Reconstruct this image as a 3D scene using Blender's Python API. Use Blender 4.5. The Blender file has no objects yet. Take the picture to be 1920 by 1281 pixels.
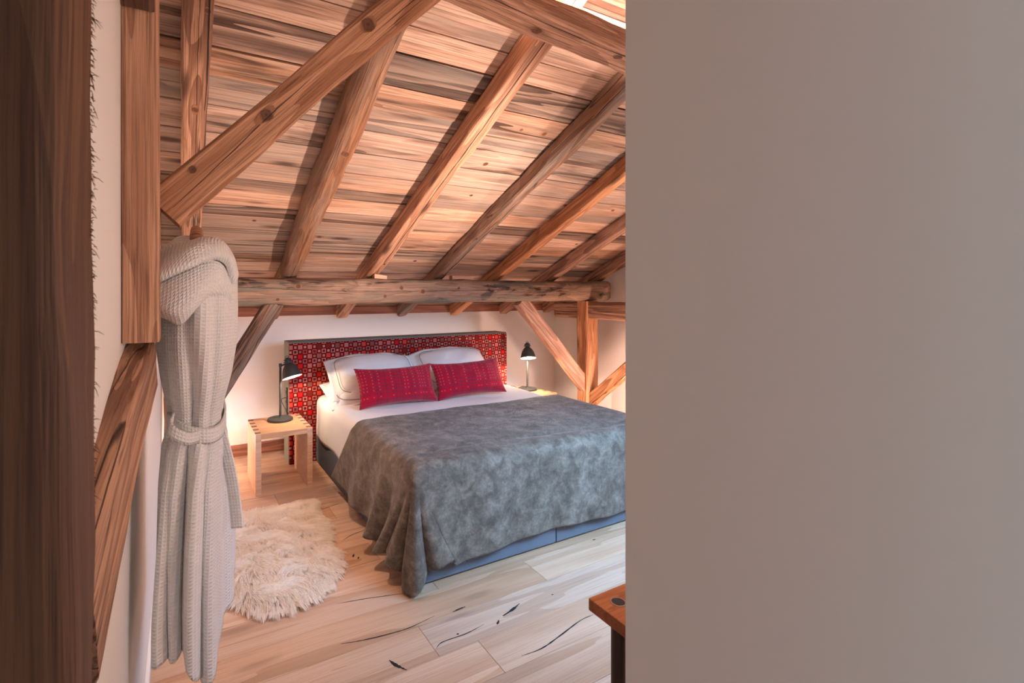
import bpy, bmesh, math, random
import numpy as np
from mathutils import Vector, Matrix, noise
random.seed(7); rng = np.random.default_rng(7)
S = bpy.context.scene
COL = S.collection
PI = math.pi

# ------------------------------------------------------------------ camera, world, lights, exposure
cam_d = bpy.data.cameras.new('camera'); cam = bpy.data.objects.new('camera', cam_d); COL.objects.link(cam)
cam.location = (0, 0, 1.5); cam.rotation_euler = (PI/2, 0, -math.atan2(490, 911))
cam_d.sensor_width = 36; cam_d.lens = 911/1920*36
cam_d.shift_x = 130/1920; cam_d.shift_y = -92.5/1920
cam_d.clip_start = 0.02
cam_d.dof.use_dof = True; cam_d.dof.focus_distance = 2.6; cam_d.dof.aperture_fstop = 9
S.camera = cam

S.view_settings.view_transform = 'Standard'; S.view_settings.look = 'None'
S.view_settings.gamma = 1; S.view_settings.use_curve_mapping = False
S.view_settings.exposure = 0.0
W = bpy.data.worlds.new('world'); S.world = W; W.use_nodes = True
W.node_tree.nodes['Background'].inputs[0].default_value = (0.62, 0.8, 1.0, 1)
W.node_tree.nodes['Background'].inputs[1].default_value = 0.8

def light(name, kind, loc, energy, col, size=0.05, rot=None, spot=None, aim=None, sy=None):
    d = bpy.data.lights.new(name, kind); d.energy = energy; d.color = col
    if kind == 'AREA':
        d.size = size
        if sy: d.shape = 'RECTANGLE'; d.size_y = sy
    else: d.shadow_soft_size = size
    if kind == 'SPOT': d.spot_size = spot; d.spot_blend = 0.2 if spot > 2.9 else 0.6
    o = bpy.data.objects.new(name, d); COL.objects.link(o); o.location = loc
    if aim is not None: o.rotation_euler = (Vector(aim)-Vector(loc)).to_track_quat('-Z', 'Y').to_euler()
    elif rot: o.rotation_euler = rot
    return o
WARM = (1.0, 0.73, 0.59); WARM2 = (1.0, 0.66, 0.51); COOL = (0.29, 0.60, 1.0)
# daylight through the window in the front wall, then two added fills in the hall behind the camera
l_ = light('window_daylight', 'AREA', (2.5, 0.52, 1.75), 66, COOL, 1.6, aim=(1.95, 2.1, 0.1), sy=0.9); l_.data.spread = math.radians(88)
light('partition_cool_fill', 'AREA', (0.44, -0.16, 1.4), 1.5, (0.5, 0.8, 0.96), 0.10, aim=(0.46, 0.4, 1.4), sy=1.6)  # added cool fill, no window here: grades the partition from blue to warm
light('hall_warm_fill', 'POINT', (0.40, -1.5, 1.75), 8, (1.0, 0.68, 0.54), 0.12)  # added warm fill without a fixture, grazing past the partition onto the robe
# warm lamps of the room: uplights on the roof, one by the wall behind the robe, a strip behind the headboard, and added fills for rug and robe
light('uplight_bed_foot', 'SPOT', (2.9, 1.9, 1.7), 32, WARM, 0.04, spot=2.5, aim=(2.7, 2.6, 3))
light('uplight_desk', 'SPOT', (1.9, 1.6, 1.0), 245, WARM, 0.04, spot=1.45, aim=(1.15, 2.85, 2.2))
light('uplight_behind_robe', 'POINT', (0.10, 4.36, 0.28), 13, WARM2, 0.06)
light('headboard_strip', 'AREA', (1.98, 4.66, 0.95), 2.3, WARM2, 2.15, rot=(PI, 0, 0), sy=0.03)
light('rug_fill', 'SPOT', (0.55, 2.2, 2.28), 85, WARM2, 0.05, spot=1.22, aim=(0.26, 3.15, 0))  # added fill spot without a fixture, brightens the sheepskin and floor
light('robe_brace_fill', 'POINT', (0.97, 0.69, 1.48), 15, WARM, 0.06)  # added unseen fill behind the partition, brightens robe, brace and left post
light('right_wall_lamp', 'POINT', (3.62, 3.02, 0.38), 48, WARM2, 0.06)

# ------------------------------------------------------------------ object helpers
def mesh_obj(name, verts, faces, mat, parent=None, smooth=False, uvs=None):
    me = bpy.data.meshes.new(name)
    me.from_pydata([tuple(v) for v in verts], [], faces); me.update()
    if smooth:
        for p in me.polygons: p.use_smooth = True
    if mat: me.materials.append(mat)
    o = bpy.data.objects.new(name, me); COL.objects.link(o)
    if parent: o.parent = parent
    return o
def bm_obj(name, bm, mat, parent=None, smooth=False):
    me = bpy.data.meshes.new(name); bmesh.ops.recalc_face_normals(bm, faces=bm.faces); bm.to_mesh(me); bm.free()
    if smooth:
        for p in me.polygons: p.use_smooth = True
    if mat: me.materials.append(mat)
    o = bpy.data.objects.new(name, me); COL.objects.link(o)
    if parent: o.parent = parent
    return o
def tag(o, label=None, cat=None, group=None, kind=None):
    if label: o['label'] = label
    if cat: o['category'] = cat
    if group: o['group'] = group
    if kind: o['kind'] = kind
    return o
def empty(name, loc=(0, 0, 0), rz=0):
    o = bpy.data.objects.new(name, None); COL.objects.link(o); o.location = loc; o.rotation_euler = (0, 0, rz)
    o.empty_display_size = 0.05
    return o
def add_box(bm, lo, hi, bev=0.0):
    r = bmesh.ops.create_cube(bm, size=1)
    for v in r['verts']:
        v.co = Vector([lo[i] + (v.co[i]+0.5)*(hi[i]-lo[i]) for i in range(3)])
    if bev:
        es = list({e for v in r['verts'] for e in v.link_edges})
        bmesh.ops.bevel(bm, geom=es, offset=bev, segments=2, affect='EDGES', profile=0.6)
def box(name, lo, hi, mat, parent=None, bev=0.0):
    bm = bmesh.new(); add_box(bm, lo, hi, bev); return bm_obj(name, bm, mat, parent)
def add_tube(bm, pts, r, n=10, cap=True):
    pts = [Vector(p) for p in pts]; rings = []
    t0 = (pts[1]-pts[0]).normalized(); up = Vector((0, 0, 1)) if abs(t0.z) < 0.9 else Vector((1, 0, 0))
    a = t0.cross(up).normalized()
    for i, p in enumerate(pts):
        t = (pts[min(i+1, len(pts)-1)]-pts[max(i-1, 0)]).normalized()
        a = (a - t*a.dot(t)).normalized(); b = t.cross(a)
        rr = r[i] if isinstance(r, (list, tuple)) else r
        rings.append([bm.verts.new(p + (a*math.cos(k*2*PI/n) + b*math.sin(k*2*PI/n))*rr) for k in range(n)])
    for i in range(len(rings)-1):
        for k in range(n):
            bm.faces.new((rings[i][k], rings[i][(k+1) % n], rings[i+1][(k+1) % n], rings[i+1][k]))
    if cap: bm.faces.new(rings[0][::-1]); bm.faces.new(rings[-1])
def add_lathe(bm, prof, n=32, M=None, closed=False):
    rings = []
    for r, z in prof:
        ring = []
        for k in range(n):
            v = Vector((r*math.cos(2*PI*k/n), r*math.sin(2*PI*k/n), z))
            ring.append(bm.verts.new(M @ v if M else v))
        rings.append(ring)
    for i in range(len(rings)-1):
        for k in range(n):
            bm.faces.new((rings[i][k], rings[i][(k+1) % n], rings[i+1][(k+1) % n], rings[i+1][k]))
    if not closed:
        if prof[0][0] > 1e-6: bm.faces.new(rings[0][::-1])
        if prof[-1][0] > 1e-6: bm.faces.new(rings[-1])
def catmull(pts, n=8):
    P = [Vector(p) for p in pts]; P = [P[0]*2-P[1]] + P + [P[-1]*2-P[-2]]; out = []
    for i in range(1, len(P)-2):
        for k in range(n):
            t = k/n; a, b, c, d = P[i-1], P[i], P[i+1], P[i+2]
            out.append(0.5*((2*b)+(c-a)*t+(2*a-5*b+4*c-d)*t*t+(3*b-a-3*c+d)*t**3))
    out.append(P[-2]); return out
def lerp_table(tab, z):
    tab = sorted(tab)
    zs = [t[0] for t in tab]
    return [float(np.interp(z, zs, [t[k] for t in tab])) for k in range(1, len(tab[0]))]
def grid_faces(nu, nv, wrap=False):
    f = []
    for j in range(nv-1):
        for i in range(nu if wrap else nu-1):
            i2 = (i+1) % nu
            f.append((j*nu+i, j*nu+i2, (j+1)*nu+i2, (j+1)*nu+i))
    return f
def set_uv(o, uvlist):
    me = o.data; l = me.uv_layers.new(name='UVMap')
    idx = np.empty(len(me.loops), dtype=np.int32); me.loops.foreach_get('vertex_index', idx)
    l.data.foreach_set('uv', np.asarray(uvlist, dtype=np.float32)[idx].ravel())

# ------------------------------------------------------------------ materials
class NT:
    def __init__(s, name):
        s.m = bpy.data.materials.new(name); s.m.use_nodes = True; s.t = s.m.node_tree
        s.b = s.t.nodes['Principled BSDF']
    def n(s, typ, ins=None, **props):
        nd = s.t.nodes.new(typ)
        for k, v in props.items(): setattr(nd, k, v)
        for k, v in (ins or {}).items(): s.set(nd.inputs[k], v)
        return nd
    def set(s, sock, v):
        if isinstance(v, bpy.types.NodeSocket): s.t.links.new(v, sock)
        else:
            if hasattr(sock.default_value, '__len__') and not isinstance(v, (int, float)) and len(sock.default_value) == 4 and len(v) == 3: v = (*v, 1)
            sock.default_value = v
    def math(s, op, a, b=0.0, clamp=False):
        nd = s.n('ShaderNodeMath', operation=op, use_clamp=clamp); s.set(nd.inputs[0], a); s.set(nd.inputs[1], b); return nd.outputs[0]
    def vmath(s, op, a, b=(0, 0, 0)):
        nd = s.n('ShaderNodeVectorMath', operation=op); s.set(nd.inputs[0], a); s.set(nd.inputs[1], b); return nd.outputs[0]
    def mix(s, f, a, b, blend='MIX'):
        nd = s.n('ShaderNodeMix', data_type='RGBA', blend_type=blend)
        s.set(nd.inputs[0], f); s.set(nd.inputs[6], a); s.set(nd.inputs[7], b); return nd.outputs[2]
    def ramp(s, f, stops, interp='LINEAR'):
        nd = s.n('ShaderNodeValToRGB'); s.set(nd.inputs[0], f); e = nd.color_ramp.elements; nd.color_ramp.interpolation = interp
        while len(e) < len(stops): e.new(0.5)
        for i, (p, c) in enumerate(stops):
            e[i].position = p; e[i].color = (*c, 1) if hasattr(c, '__len__') else (c, c, c, 1)
        return nd.outputs[0]
    def step(s, f, a, b):
        nd = s.n('ShaderNodeMapRange', interpolation_type='SMOOTHSTEP'); s.set(nd.inputs[0], f); nd.inputs[1].default_value = a; nd.inputs[2].default_value = b
        return nd.outputs[0]
    def noise(s, vec, scale=1.0, detail=3, rough=0.5, dist=0.0):
        nd = s.n('ShaderNodeTexNoise', {'Vector': vec, 'Scale': scale, 'Detail': detail, 'Roughness': rough, 'Distortion': dist}); return nd.outputs[0]
    def bump(s, h, strength=0.3, dist=0.01, normal=None):
        nd = s.n('ShaderNodeBump', {'Height': h, 'Strength': strength, 'Distance': dist})
        if normal: s.set(nd.inputs['Normal'], normal)
        s.set(s.b.inputs['Normal'], nd.outputs[0]); return nd.outputs[0]
def srgb(r, g, b):
    f = lambda c: (c/255/12.92) if c/255 <= 0.04045 else ((c/255+0.055)/1.055)**2.4
    return (f(r), f(g), f(b))
def wood_mat(name, light_c, mid_c, dark_c, stain_c, ring=9, along=0.45, cross=7, stain=0.5, knots=0.6, rough=0.62, bump=0.35, var=0.3, grey=0.0, streak=0.5, crk=0.0, stv=(0.7, 5.5), sto=0.45, strg=(0.5, 0.72), greyc=srgb(150, 138, 128)):
    m = NT(name); tc = m.n('ShaderNodeTexCoord'); oi = m.n('ShaderNodeObjectInfo')
    rnd = oi.outputs['Random']
    off = m.n('ShaderNodeCombineXYZ', {0: m.math('MULTIPLY', rnd, 91.7), 1: m.math('MULTIPLY', rnd, 37.1), 2: m.math('MULTIPLY', rnd, 13.3)}).outputs[0]
    base = m.vmath('ADD', tc.outputs['Object'], off)
    v1 = m.vmath('MULTIPLY', base, (along, cross, cross))
    n1 = m.noise(v1, 1.0, 2.5, 0.5, 0.35)
    saw = m.math('FRACT', m.math('MULTIPLY', n1, ring))
    rings = m.step(saw, 0.15, 0.95)
    fine = m.noise(m.vmath('MULTIPLY', base, (3.0, 160, 160)), 1.0, 3, 0.6)
    col = m.mix(m.math('MULTIPLY', rings, 0.75), light_c, mid_c)
    col = m.mix(m.math('MULTIPLY', m.step(fine, 0.4, 0.75), streak), col, dark_c)
    st = m.noise(m.vmath('MULTIPLY', base, (stv[0], stv[1], stv[1])), 1.0, 4, 0.6, 0.6)
    st = m.math('ADD', st, m.math('MULTIPLY', m.math('SUBTRACT', m.math('FRACT', m.math('MULTIPLY', rnd, 7.31)), 0.5), sto))
    stm = m.math('MULTIPLY', m.step(st, strg[0], strg[1]), stain)
    stm2 = m.math('MULTIPLY', stm, m.math('ADD', 0.45, m.math('MULTIPLY', rings, 0.55)))
    col = m.mix(stm2, col, stain_c)
    if grey:
        g = m.noise(m.vmath('MULTIPLY', base, (1.1, 9, 9)), 1.0, 4, 0.6)
        g = m.math('ADD', g, m.math('MULTIPLY', m.math('SUBTRACT', m.math('FRACT', m.math('MULTIPLY', rnd, 17.7)), 0.5), sto*0.9))
        col = m.mix(m.math('MULTIPLY', m.step(g, 0.48, 0.7), grey), col, greyc)
    vo = m.n('ShaderNodeTexVoronoi', {'Vector': m.vmath('MULTIPLY', base, (2.1, 8.5, 8.5)), 'Scale': 1.0, 'Randomness': 1.0})
    kmask = m.math('MULTIPLY', m.math('SUBTRACT', 1.0, m.step(vo.outputs['Distance'], 0.06, 0.27)), m.math('GREATER_THAN', m.n('ShaderNodeSeparateColor', {0: vo.outputs['Color']}).outputs[0], 0.55))
    col = m.mix(m.math('MULTIPLY', kmask, knots), col, srgb(62, 36, 26))
    cn = m.noise(m.vmath('MULTIPLY', base, (along*0.45, cross*1.7, cross*1.7)), 1.0, 2, 0.5)
    cm = m.math('SUBTRACT', 1.0, m.step(m.math('ABSOLUTE', m.math('SUBTRACT', cn, 0.5)), 0.0, 0.010)); cm = m.math('MULTIPLY', cm, m.math('MULTIPLY', m.step(st, 0.42, 0.6), crk))
    col = m.mix(cm, col, srgb(46, 28, 22))
    hs = m.n('ShaderNodeHueSaturation', {'Color': col, 'Saturation': m.math('ADD', 0.85, m.math('MULTIPLY', m.math('FRACT', m.math('MULTIPLY', rnd, 5.17)), 0.3)),
             'Value': m.math('ADD', 1-var/2, m.math('MULTIPLY', m.math('FRACT', m.math('MULTIPLY', rnd, 11.9)), var))})
    m.set(m.b.inputs['Base Color'], hs.outputs[0]); m.b.inputs['Roughness'].default_value = rough
    m.b.inputs['Specular IOR Level'].default_value = 0.3
    h = m.math('ADD', m.math('MULTIPLY', rings, -0.5), m.math('MULTIPLY', fine, 0.8))
    h = m.math('SUBTRACT', h, m.math('ADD', m.math('MULTIPLY', kmask, 0.6), m.math('MULTIPLY', cm, 1.6)))
    m.bump(h, bump, 0.006); return m.m
def plain_mat(name, col, rough=0.6, metal=0.0, bump=0.0, bscale=60, var=0.0, spec=0.4):
    m = NT(name); m.b.inputs['Roughness'].default_value = rough; m.b.inputs['Metallic'].default_value = metal
    m.b.inputs['Specular IOR Level'].default_value = spec
    tc = m.n('ShaderNodeTexCoord').outputs['Object']; n = m.noise(tc, bscale, 4, 0.6)
    c2 = tuple(c*(1-var) for c in col)
    m.set(m.b.inputs['Base Color'], m.mix(n, c2, col) if var else col)
    if bump: m.bump(n, bump, 0.003)
    return m.m
M = {}
M['board'] = wood_mat('ceiling_boards', srgb(214, 178, 154), srgb(186, 142, 116), srgb(124, 86, 66), srgb(62, 42, 34), ring=8, along=0.28, cross=6, stain=0.92, knots=0.85, var=0.62, grey=0.5, bump=0.5, streak=0.8, crk=0.4, sto=0.62, strg=(0.48, 0.64))
M['beam'] = wood_mat('old_beam', srgb(208, 156, 122), srgb(158, 106, 78), srgb(112, 72, 50), srgb(92, 60, 44), ring=9, along=0.6, cross=7, stain=0.55, knots=0.8, var=0.16, bump=0.8, streak=0.8, crk=0.9)
M['beam_round'] = wood_mat('old_log', srgb(158, 116, 90), srgb(122, 86, 66), srgb(80, 56, 44), srgb(66, 50, 42), ring=6, along=1.2, cross=9, stain=0.8, knots=0.6, var=0.1, grey=0.4, bump=1.0, streak=0.7, crk=0.8)
M['beam_grey'] = wood_mat('weathered_purlin', srgb(172, 138, 114), srgb(142, 110, 90), srgb(92, 72, 60), srgb(58, 42, 36), ring=6, along=1.3, cross=9, stain=1.0, knots=0.9, var=0.1, grey=0.85, bump=0.9, streak=0.7, crk=0.8, stv=(2.6, 8.5), sto=0.0, strg=(0.52, 0.6), greyc=srgb(112, 116, 106))
M['beam_dark'] = wood_mat('dark_post_wood', srgb(112, 74, 50), srgb(84, 52, 35), srgb(56, 35, 24), srgb(42, 27, 20), ring=5, along=0.5, cross=7, stain=0.8, knots=0.5, var=0.05, bump=0.8, streak=0.7, crk=0.6)
M['oak_floor'] = wood_mat('oak_floor', srgb(208, 172, 144), srgb(186, 146, 116), srgb(150, 112, 86), srgb(128, 94, 74), ring=5, along=0.4, cross=5, stain=0.2, knots=0.25, rough=0.42, bump=0.12, var=0.2, grey=0.1, streak=0.35, crk=0.12)
M['oak_light'] = wood_mat('pale_oak', srgb(216, 170, 132), srgb(200, 150, 110), srgb(176, 126, 90), srgb(170, 122, 86), ring=6, along=1.0, cross=14, stain=0.2, knots=0.0, rough=0.45, bump=0.08, var=0.05, streak=0.35)
M['oak_joint'] = wood_mat('oak_end_grain', srgb(150, 96, 62), srgb(130, 82, 54), srgb(110, 66, 44), srgb(96, 60, 40), knots=0.0, var=0.05, bump=0.08)
M['desk_wood'] = wood_mat('desk_wood', srgb(150, 98, 72), srgb(124, 78, 56), srgb(92, 56, 40), srgb(80, 50, 36), ring=6, along=1.5, cross=14, stain=0.3, knots=0.0, rough=0.4, bump=0.1, var=0.05)
M['skirting'] = wood_mat('skirting_wood', srgb(172, 104, 74), srgb(140, 80, 56), srgb(100, 58, 42), srgb(84, 50, 38), knots=0.3, var=0.05, bump=0.2)
M['plaster'] = plain_mat('white_plaster', (0.80, 0.775, 0.745), 0.92, bump=0.06, bscale=14, spec=0.15)
def knot_mat():
    m = NT('knot_wood'); tc = m.n('ShaderNodeTexCoord').outputs['Object']
    d = m.n('ShaderNodeVectorMath', {0: tc}, operation='LENGTH').outputs['Value']
    w = m.math('ADD', m.math('MULTIPLY', d, 30.0), m.math('MULTIPLY', m.noise(tc, 60, 3), 0.5))
    m.set(m.b.inputs['Base Color'], m.ramp(w, [(0.2, srgb(66, 40, 29)), (0.5, srgb(112, 70, 48)), (0.75, srgb(98, 62, 44)), (1.0, srgb(158, 108, 78))])); m.b.inputs['Roughness'].default_value = 0.65
    m.bump(m.math('FRACT', m.math('MULTIPLY', w, 4.0)), 0.3, 0.003); return m.m
M['knot'] = knot_mat()
M['crack'] = plain_mat('black_crack_filler', (0.012, 0.011, 0.011), 0.7)
M['black_metal'] = plain_mat('dark_lamp_metal', (0.055, 0.057, 0.052), 0.5, 0.15)
M['steel'] = plain_mat('steel', (0.55, 0.53, 0.5), 0.3, 1.0)
M['leg_metal'] = plain_mat('bronze_tube', (0.05, 0.04, 0.034), 0.4, 0.6)
M['rubber'] = plain_mat('black_plastic', (0.02, 0.02, 0.021), 0.5)
M['white_in'] = plain_mat('white_enamel', (0.85, 0.84, 0.82), 0.4)
M['grey_paint'] = plain_mat('grey_green_paint', srgb(128, 128, 116), 0.7, bump=0.05)
M['linen'] = plain_mat('white_linen', (0.80, 0.79, 0.77), 0.9, bump=0.06, bscale=400, spec=0.1)
M['piping'] = plain_mat('grey_piping', srgb(90, 86, 84), 0.8)
M['base_fabric'] = plain_mat('grey_blue_base_fabric', srgb(104, 108, 116), 0.9, bump=0.15, bscale=500, var=0.25, spec=0.1)
def emit_mat(name, col, s):
    m = NT(name); m.set(m.b.inputs['Emission Color'], col); m.b.inputs['Emission Strength'].default_value = s; return m.m
M['bulb'] = emit_mat('bulb_glow', (1.0, 0.86, 0.70), 18)
M['led'] = emit_mat('led_glow', (1.0, 0.68, 0.50), 55)
def waffle():
    m = NT('white_waffle_cotton'); uv = m.n('ShaderNodeUVMap').outputs[0]
    s = m.n('ShaderNodeSeparateXYZ', {0: uv}); k = 2*PI/0.0092
    a = m.math('ABSOLUTE', m.math('SINE', m.math('MULTIPLY', s.outputs[0], k/2))); b = m.math('ABSOLUTE', m.math('SINE', m.math('MULTIPLY', s.outputs[1], k/2)))
    h = m.math('MINIMUM', a, b)                      # recessed cells inside raised ridges
    m.set(m.b.inputs['Base Color'], m.mix(h, (0.92, 0.915, 0.91), (0.83, 0.82, 0.81)))  # recess shade put into the colour: cells darker than the ridges
    m.b.inputs['Roughness'].default_value = 0.95; m.b.inputs['Specular IOR Level'].default_value = 0.1
    m.bump(m.math('SUBTRACT', 1.0, h), 0.7, 0.0035); return m.m
M['waffle'] = waffle()
def squares():
    m = NT('red_squares_fabric'); tc = m.n('ShaderNodeTexCoord').outputs['Object']
    p = 0.0415
    v = m.vmath('MULTIPLY', tc, (1/p, 1/p, 1/p)); s = m.n('ShaderNodeSeparateXYZ', {0: v})
    x, z = m.math('ADD', s.outputs[0], 100.0), m.math('ADD', s.outputs[2], 100.0)
    cx, cz = m.math('FLOOR', x), m.math('FLOOR', z)
    wn = m.n('ShaderNodeTexWhiteNoise', {'Vector': m.n('ShaderNodeCombineXYZ', {0: cx, 1: cz}).outputs[0]}, noise_dimensions='3D')
    wn2 = m.n('ShaderNodeTexWhiteNoise', {'Vector': m.n('ShaderNodeCombineXYZ', {0: cx, 1: cz, 2: 5.0}).outputs[0]}, noise_dimensions='3D')
    fx = m.math('ABSOLUTE', m.math('SUBTRACT', m.math('FRACT', x), 0.5)); fz = m.math('ABSOLUTE', m.math('SUBTRACT', m.math('FRACT', z), 0.5))
    d = m.math('MAXIMUM', fx, fz)
    ex, ez = m.math('MODULO', cx, 2.0), m.math('MODULO', cz, 2.0)
    same = m.math('SUBTRACT', 1.0, m.math('ABSOLUTE', m.math('SUBTRACT', ex, ez)))     # 1: large square or ring, 0: small square
    colA = m.ramp(wn.outputs[0], [(0, srgb(150, 96, 84)), (0.2, srgb(196, 30, 30)), (0.38, srgb(118, 88, 76)), (0.55, srgb(186, 112, 104)), (0.7, srgb(112, 44, 34)), (0.85, srgb(206, 70, 58)), (1.0, srgb(130, 116, 106))], 'CONSTANT')
    colB = m.ramp(wn2.outputs[0], [(0, srgb(188, 138, 128)), (0.3, srgb(186, 86, 76)), (0.5, srgb(150, 108, 100)), (0.7, srgb(194, 128, 118)), (0.85, srgb(140, 98, 100))], 'CONSTANT')
    red, dkred = srgb(150, 20, 18), srgb(104, 16, 16)
    big = m.mix(m.math('LESS_THAN', d, 0.44), red, colA)
    ring = m.mix(m.math('LESS_THAN', d, 0.43), red, colB); ring = m.mix(m.math('LESS_THAN', d, 0.28), ring, m.mix(wn.outputs[0], dkred, srgb(80, 40, 40))); ring = m.mix(m.math('LESS_THAN', d, 0.12), ring, m.mix(wn.outputs[0], srgb(80, 50, 48), red))
    small = m.mix(m.math('LESS_THAN', d, 0.46), red, dkred); small = m.mix(m.math('LESS_THAN', d, 0.25), small, colB)
    oddrow = ez
    col = m.mix(same, small, m.mix(oddrow, big, ring))
    m.set(m.b.inputs['Base Color'], col); m.b.inputs['Roughness'].default_value = 0.9; m.b.inputs['Specular IOR Level'].default_value = 0.1
    m.bump(m.noise(tc, 500, 2), 0.15, 0.002); return m.m
M['squares'] = squares()
def cushion_mat():
    m = NT('red_check_wool'); uv = m.n('ShaderNodeUVMap').outputs[0]
    p = 0.027; s = m.n('ShaderNodeSeparateXYZ', {0: m.vmath('MULTIPLY', uv, (1/p, 1/p, 1))})
    x, y = m.math('ADD', s.outputs[0], 50.0), m.math('ADD', s.outputs[1], 50.0)
    dx = m.math('ABSOLUTE', m.math('SUBTRACT', m.math('FRACT', x), 0.5)); dy = m.math('ABSOLUTE', m.math('SUBTRACT', m.math('FRACT', y), 0.5))
    lx, ly = m.math('LESS_THAN', dx, 0.2), m.math('LESS_THAN', dy, 0.2)
    wx = m.n('ShaderNodeTexWhiteNoise', {'W': m.math('FLOOR', x)}, noise_dimensions='1D').outputs[0]
    wy = m.n('ShaderNodeTexWhiteNoise', {'W': m.math('ADD', m.math('FLOOR', y), 33.0)}, noise_dimensions='1D').outputs[0]
    bx = m.math('MULTIPLY', lx, m.step(wx, 0.1, 0.5)); by = m.math('MULTIPLY', ly, m.step(wy, 0.1, 0.5))
    col = m.mix(m.math('MULTIPLY', m.math('MAXIMUM', bx, by), 0.62), srgb(176, 10, 36), srgb(104, 36, 58))
    dot = m.math('MULTIPLY', m.math('MULTIPLY', lx, ly), m.math('MULTIPLY', m.math('GREATER_THAN', m.math('FRACT', m.math('MULTIPLY', wx, 7.7)), 0.45), m.math('GREATER_THAN', m.math('FRACT', m.math('MULTIPLY', wy, 5.3)), 0.4)))
    col = m.mix(m.math('MULTIPLY', dot, 0.38), col, srgb(226, 104, 132))
    dk = m.math('MULTIPLY', m.math('MULTIPLY', bx, by), m.math('SUBTRACT', 1.0, dot)); col = m.mix(m.math('MULTIPLY', dk, 0.5), col, srgb(70, 36, 66))
    m.set(m.b.inputs['Base Color'], col); m.b.inputs['Roughness'].default_value = 0.95; m.b.inputs['Sheen Weight'].default_value = 0.3
    m.b.inputs['Specular IOR Level'].default_value = 0.1
    m.bump(m.noise(m.n('ShaderNodeTexCoord').outputs['Object'], 300, 3), 0.3, 0.003); return m.m
M['cushion'] = cushion_mat()
def fur_mat(name, a, b, c, scale):
    m = NT(name); tc = m.n('ShaderNodeTexCoord').outputs['Object']
    n = m.noise(tc, scale, 5, 0.65, 0.4); n2 = m.noise(tc, scale*6, 3, 0.6)
    col = m.ramp(m.math('ADD', m.math('MULTIPLY', n, 0.75), m.math('MULTIPLY', n2, 0.25)), [(0.30, a), (0.5, b), (0.70, c)])
    m.set(m.b.inputs['Base Color'], col); m.b.inputs['Roughness'].default_value = 0.75; m.b.inputs['Specular IOR Level'].default_value = 0.25
    m.b.inputs['Sheen Weight'].default_value = 0.25; m.b.inputs['Sheen Roughness'].default_value = 0.4
    return m.m
M['fur'] = fur_mat('grey_brown_fur', srgb(74, 64, 54), srgb(114, 102, 90), srgb(154, 141, 127), 13)
M['wool'] = fur_mat('cream_sheep_wool', srgb(246, 232, 214), srgb(253, 244, 232), srgb(255, 251, 244), 9)
def translucent(mat, col, f):
    t = mat.node_tree; b = t.nodes['Principled BSDF']; o = t.nodes['Material Output']
    tr = t.nodes.new('ShaderNodeBsdfTranslucent'); mx = t.nodes.new('ShaderNodeMixShader'); mx.inputs[0].default_value = f
    src = b.inputs['Base Color'].links[0].from_socket; t.links.new(src, tr.inputs[0])
    t.links.new(b.outputs[0], mx.inputs[1]); t.links.new(tr.outputs[0], mx.inputs[2]); t.links.new(mx.outputs[0], o.inputs[0])
translucent(M['wool'], None, 0.45); translucent(M['fur'], None, 0.2)
M['hide'] = plain_mat('cream_hide', srgb(225, 205, 180), 0.9)

def hair(name, pts, rad_root, rad_tip, mat, parent):
    n, k, _ = pts.shape
    hc = bpy.data.hair_curves.new(name); hc.add_curves([k]*n)
    hc.attributes['position'].data.foreach_set('vector', pts.astype(np.float32).ravel())
    r = hc.attributes.get('radius') or hc.attributes.new('radius', 'FLOAT', 'POINT')
    rr = np.tile(np.linspace(rad_root, rad_tip, k), n).astype(np.float32); r.data.foreach_set('value', rr)
    hc.materials.append(mat); o = bpy.data.objects.new(name, hc); COL.objects.link(o); o.parent = parent
    tag(o, kind='stuff'); return o

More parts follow.
